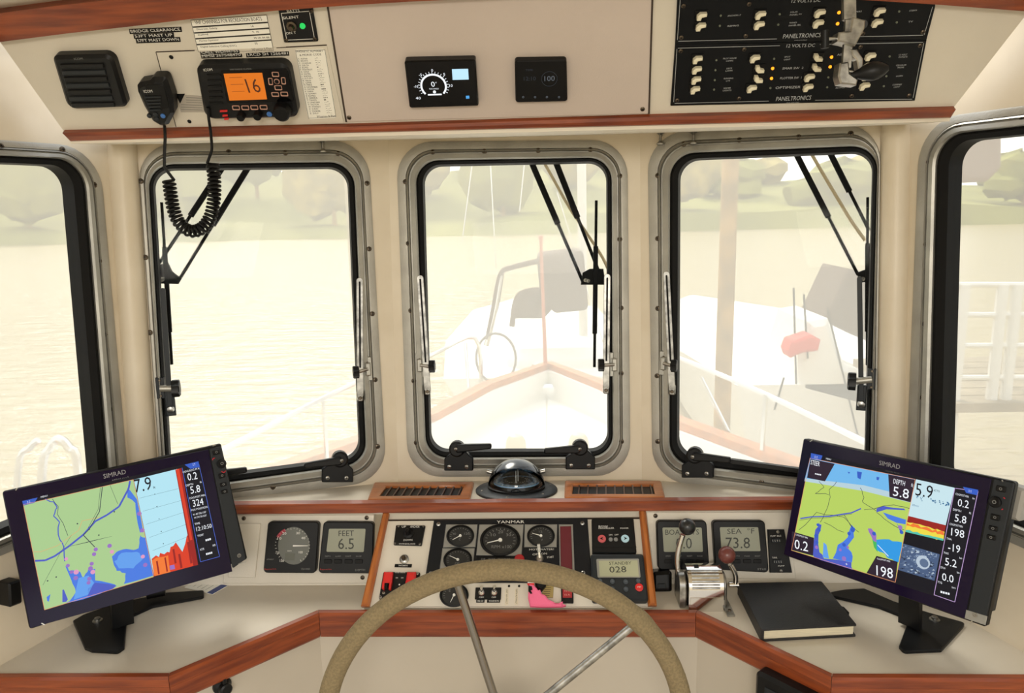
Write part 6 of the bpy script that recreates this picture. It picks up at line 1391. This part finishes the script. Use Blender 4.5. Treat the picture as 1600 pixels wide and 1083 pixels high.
mb = MB().m(mat('windlass_grey', (150, 148, 142), .5)); mb.lathe(DKp, c, [(.11, 0), (.11, .03), (.07, .05), (.06, .14), (.09, .17), (.095, .2), (.05, .22)], 24); part('drum', mb, t); mb = MB().m(TUBE); mb.box(DKp, c[0], c[1]-.14, .12, .14, 0, .10, .02); part('gearbox', mb, t)
c2 = RLp.hit(853, 572); mb = MB().m(mat('staff_varnish', (176, 96, 60), .4)); top = Plane((0, c2.y, 0), (1, 0, 0), (0, 0, 1)).hit(845, 372); mb.cyl(c2-V((0, 0, .1)), top, .014, .009, 8); mb.ball(top, .02, 8); solo('bow_staff', mb, 'thin varnished staff standing at the tip of the bow', 'staff')
for px_, s_ in (((806, 702), 'left'), ((904, 700), 'right')):
    c = DKp.l(*px_); mb = MB().m(mat('vent_cream', (196, 182, 150), .5)); mb.lathe(DKp, c, [(.055, 0), (.055, .02), (.05, .05), (.035, .075), (.012, .085)], 20); solo('deck_vent', mb, 'round cream deck vent on the foredeck, %s of two' % s_, 'vent', group='round vents on the foredeck')
def at(px, py, Y): return Plane((0, Y, 0), (1, 0, 0), (0, 0, 1)).hit(px, py)
def tubes(name, lab, cat, lines, r, mt, grp=None, Yr=None, names=('rail',)):
    o = at(*lines[0][0]); t = thing(name, lab, cat, Matrix.Translation(o), group=grp)
    for i, L in enumerate(lines):
        mb = MB().m(mt); P_ = [at(*p) for p in L]; mb.tube(catmull(P_, 4) if len(P_) > 2 else P_, r*(1 if i == 0 else .8), 8); part(names[min(i, len(names)-1)], mb, t)
    return t
tubes('guard_rail', 'polished tube guard rail on the left side of the bow', 'rail', [[(150, 800, 1.9), (350, 702, 2.4), (556, 598, 3.2), (672, 556, 4.1), (742, 528, 4.45), (752, 600, 4.5)], [(505, 625, 2.95), (512, 735, 2.95)], [(727, 535, 4.3), (732, 606, 4.2)]], .012, TUBE, 'guard rails', names=('rail', 'stanchion'))
tubes('guard_rail', 'polished tube guard rail on the right side of the bow', 'rail', [[(964, 527, 4.4), (1062, 560, 3.6), (1200, 618, 3.0), (1350, 690, 2.5), (1500, 760, 2.2)], [(1197, 616, 3.0), (1190, 716, 3.0)], [(1096, 590, 3.4), (1138, 674, 3.3)], [(968, 530, 4.4), (966, 598, 4.2)]], .012, TUBE, 'guard rails', names=('rail', 'stanchion'))
tubes('side_rail', 'bent tube rail outside the left side window', 'rail', [[(62, 960, 1.9), (66, 740, 1.9), (78, 700, 1.9), (92, 686, 1.9), (108, 700, 1.9), (122, 735, 1.9), (126, 960, 1.9)], [(24, 960, 1.9), (28, 738, 1.9), (46, 700, 1.9), (60, 688, 1.9)]], .012, TUBE, names=('rail', 'rail'))
# moored sailboat ahead
def boat(name, lab, cx_, y0, L_, W_, zt, mt):
    t = thing(name, lab, 'boat', Matrix.Translation((cx_, y0, ZW)), group='boats moored ahead'); mb = MB().m(mt); rs = []
    for z, f in ((ZW-.2, .55), (ZW+.3, .85), (zt, 1.0)):
        rs.append([V((cx_+W_/2*f*s_*k, y0+L_*yy, z)) for s_, k, yy in ((-1, .8, 0), (-1, 1, .3), (-1, .9, .7), (-1, .05, 1.0), (1, .05, 1.0), (1, .9, .7), (1, 1, .3), (1, .8, 0))])
    mb.rings(rs, cap0=True, cap1=True); part('hull', mb, t); return t
YB = 8.2; pa = at(800, 590, YB); bt = boat('sailboat', 'white sailboat with dark canvas and tube arch moored beyond the bow', at(835, 560, YB).x, YB, 8, 2.6, at(835, 590, YB).z, GEL)
q = [at(790, 590, YB+.5), at(950, 590, YB+.5)]; zc_b = at(800, 548, YB+.5).z
Pb = Plane(((q[0].x+q[1].x)/2, YB+.5, q[0].z), (1, 0, 0), (0, 1, 0)); mb = MB().m(GEL); mb.box(Pb, 0, 1.5, (q[1]-q[0]).length, 3, -.1, zc_b-q[0].z, .12, .2); part('cabin', mb, bt)
VB = Plane((0, YB+.3, 0), (1, 0, 0), (0, 0, 1))
mb = MB().m(CANV); mb.prism(VB, round_poly(VB.ll([(838, 400), (912, 392), (920, 485), (868, 490), (845, 470)]), .06, 3), -.7, 0, .04); part('canvas', mb, bt, 'dark brown canvas')
mb = MB().m(CANV); mb.prism(VB, VB.ll([(800, 500), (812, 462), (850, 458), (868, 480), (850, 500)]), -.5, -.1, .02); part('spray_hood', mb, bt)
for L in ([(762, 530), (770, 490), (782, 430), (800, 418), (842, 408)], [(800, 510), (806, 470), (820, 456), (850, 452)], [(783, 430), (775, 480), (760, 540)]):
    mb = MB().m(CANV if L[0][0] != 783 else TUBE).tube(catmull([at(x, y, YB) for x, y in L], 4), .03, 8); part('arch_tube', mb, bt)
mb = MB().m(mat('mast_alloy', (214, 208, 196), .4, .3)); mb.cyl(at(912, 580, YB+1.5), at(908, 200, YB+1.5), .06, n=10); part('mast', mb, bt)
for a, b in (((740, 240), (722, 380)), ((765, 230), (775, 420)), ((822, 230), (812, 330)), ((870, 300), (950, 560))):
    mb = MB().m(TUBE).cyl(at(*a, YB+1), at(*b, YB+1), .008, n=6); part('stay', mb, bt)
mb = MB().m(mat('wheel_dark', (110, 100, 92), .6)); P_ = Plane(at(775, 560, YB-.2), (1, 0, 0), (0, 0, 1)); mb.tube([P_.w(.22*math.cos(i*math.pi/12), .28*math.sin(i*math.pi/12)) for i in range(24)], .015, 6, closed=True); part('helm_wheel', mb, bt)
# boat at right
Y2 = 6.0; b2 = boat('motorboat', 'white boat with dark awning moored beyond the right front window', at(1320, 600, Y2).x, Y2, 6, 2.2, at(1320, 600, Y2).z, GEL)
V2 = Plane((0, Y2+.3, 0), (1, 0, 0), (0, 0, 1)); mb = MB().m(CANV); mb.prism(V2, V2.ll([(1290, 500), (1328, 420), (1372, 430), (1372, 540)]), -.6, 0, .03); part('awning', mb, b2)
mb = MB().m(GEL); mb.prism(V2, V2.ll([(1230, 545), (1245, 495), (1275, 490), (1300, 560), (1380, 590), (1380, 640), (1230, 600)]), -.5, .3, .05); part('cabin', mb, b2)
mb = MB().m(mat('faded_red', (200, 44, 24), .7)); mb.prism(Plane((0, Y2-.1, 0), (1, 0, 0), (0, 0, 1)), Plane((0, Y2-.1, 0), (1, 0, 0), (0, 0, 1)).ll([(1226, 545), (1232, 530), (1262, 520), (1276, 528), (1272, 545), (1248, 548), (1230, 556)]), -.1, .1, .02); part('red_cover', mb, b2, 'faded red cover')
for a, b in (((1240, 450), (1244, 600)), ((1256, 460), (1262, 560)), ((1292, 480), (1340, 680)), ((1225, 590), (1210, 640))):
    mb = MB().m(WIPB).cyl(at(*a, Y2), at(*b, Y2), .008, n=6); part('line', mb, b2)
mb = MB().m(WIPB); mb.prism(V2, V2.ll([(1245, 585), (1275, 640), (1240, 640)]), -.1, 0); part('side_window', mb, b2)
# pilings
for x0, x1, yt, Y, lab in ((1128, 1156, 235, 5.2, 'weathered round piling outside the right front window'), (536, 562, 262, 9, 'pale round piling at the right edge of the left front window')):
    a = at((x0+x1)/2, yt, Y); r = (at(x1, yt, Y)-at(x0, yt, Y)).length/2; mb = MB().m(BARK if x0 > 800 else mat('pale_piling', (176, 160, 120), .9, noise=.2, nscale=5)); mb.cyl((a.x, Y, ZW-.3), (a.x, Y, a.z), r, r*.94, 18); solo('piling', mb, lab, 'piling', group='pilings')
# dock at right
Yd = 4.6; t = thing('dock', 'pale wooden dock with railings outside the right side window', 'dock', Matrix.Translation(at(1560, 700, Yd)))
zd = at(1560, 630, Yd).z; x0 = at(1478, 630, Yd).x
for k in range(7):
    mb = MB().m(mat('dock_plank', (166, 150, 122), .9, noise=.15, nscale=5)); mb.prism(Plane((0, 0, zd), (1, 0, 0), (0, 1, 0)), [(x0, Yd+.2*k), (x0+3.5, Yd+.2*k), (x0+3.5, Yd+.2*k+.185), (x0, Yd+.2*k+.185)], -.06, 0); part('plank', mb, t)
for px_ in (1490, 1548, 1570, 1640):
    mb = MB().m(GEL); p = at(px_, 630, Yd+.1); mb.cyl((p.x, p.y, zd-1.2 if px_ in (1490, 1640) else zd), (p.x, p.y, at(px_, 445, Yd+.1).z), .035, n=10); part('post', mb, t)
for y_ in (445, 492, 540, 590):
    mb = MB().m(GEL); mb.cyl(at(1488, y_, Yd+.1), at(1700, y_, Yd+.1), .018, n=8); part('handrail', mb, t)
Pk_ = Plane((0, Yd+.6, 0), (1, 0, 0), (0, 0, 1)); mb = MB().m(mat('hoist_brown', (140, 118, 104), .8)); mb.prism(Pk_, round_poly(Pk_.ll([(1487, 190), (1568, 180), (1568, 262), (1545, 284), (1508, 284), (1487, 262)]), .04, 3), -.5, 0, .03); solo('boat_hoist_drum', mb, 'brownish hanging hoist housing at the top of the right side window', 'hoist')
mb = MB().m(GEL).cyl(at(1527, 190, Yd+.8), at(1527, 60, Yd+.8), .04, n=10); mb.cyl(at(1527, 60, Yd+.8), at(1700, 40, Yd+.8), .05, n=10); solo('hoist_arm', mb, 'pale steel arm carrying the hoist housing over the dock', 'hoist arm')
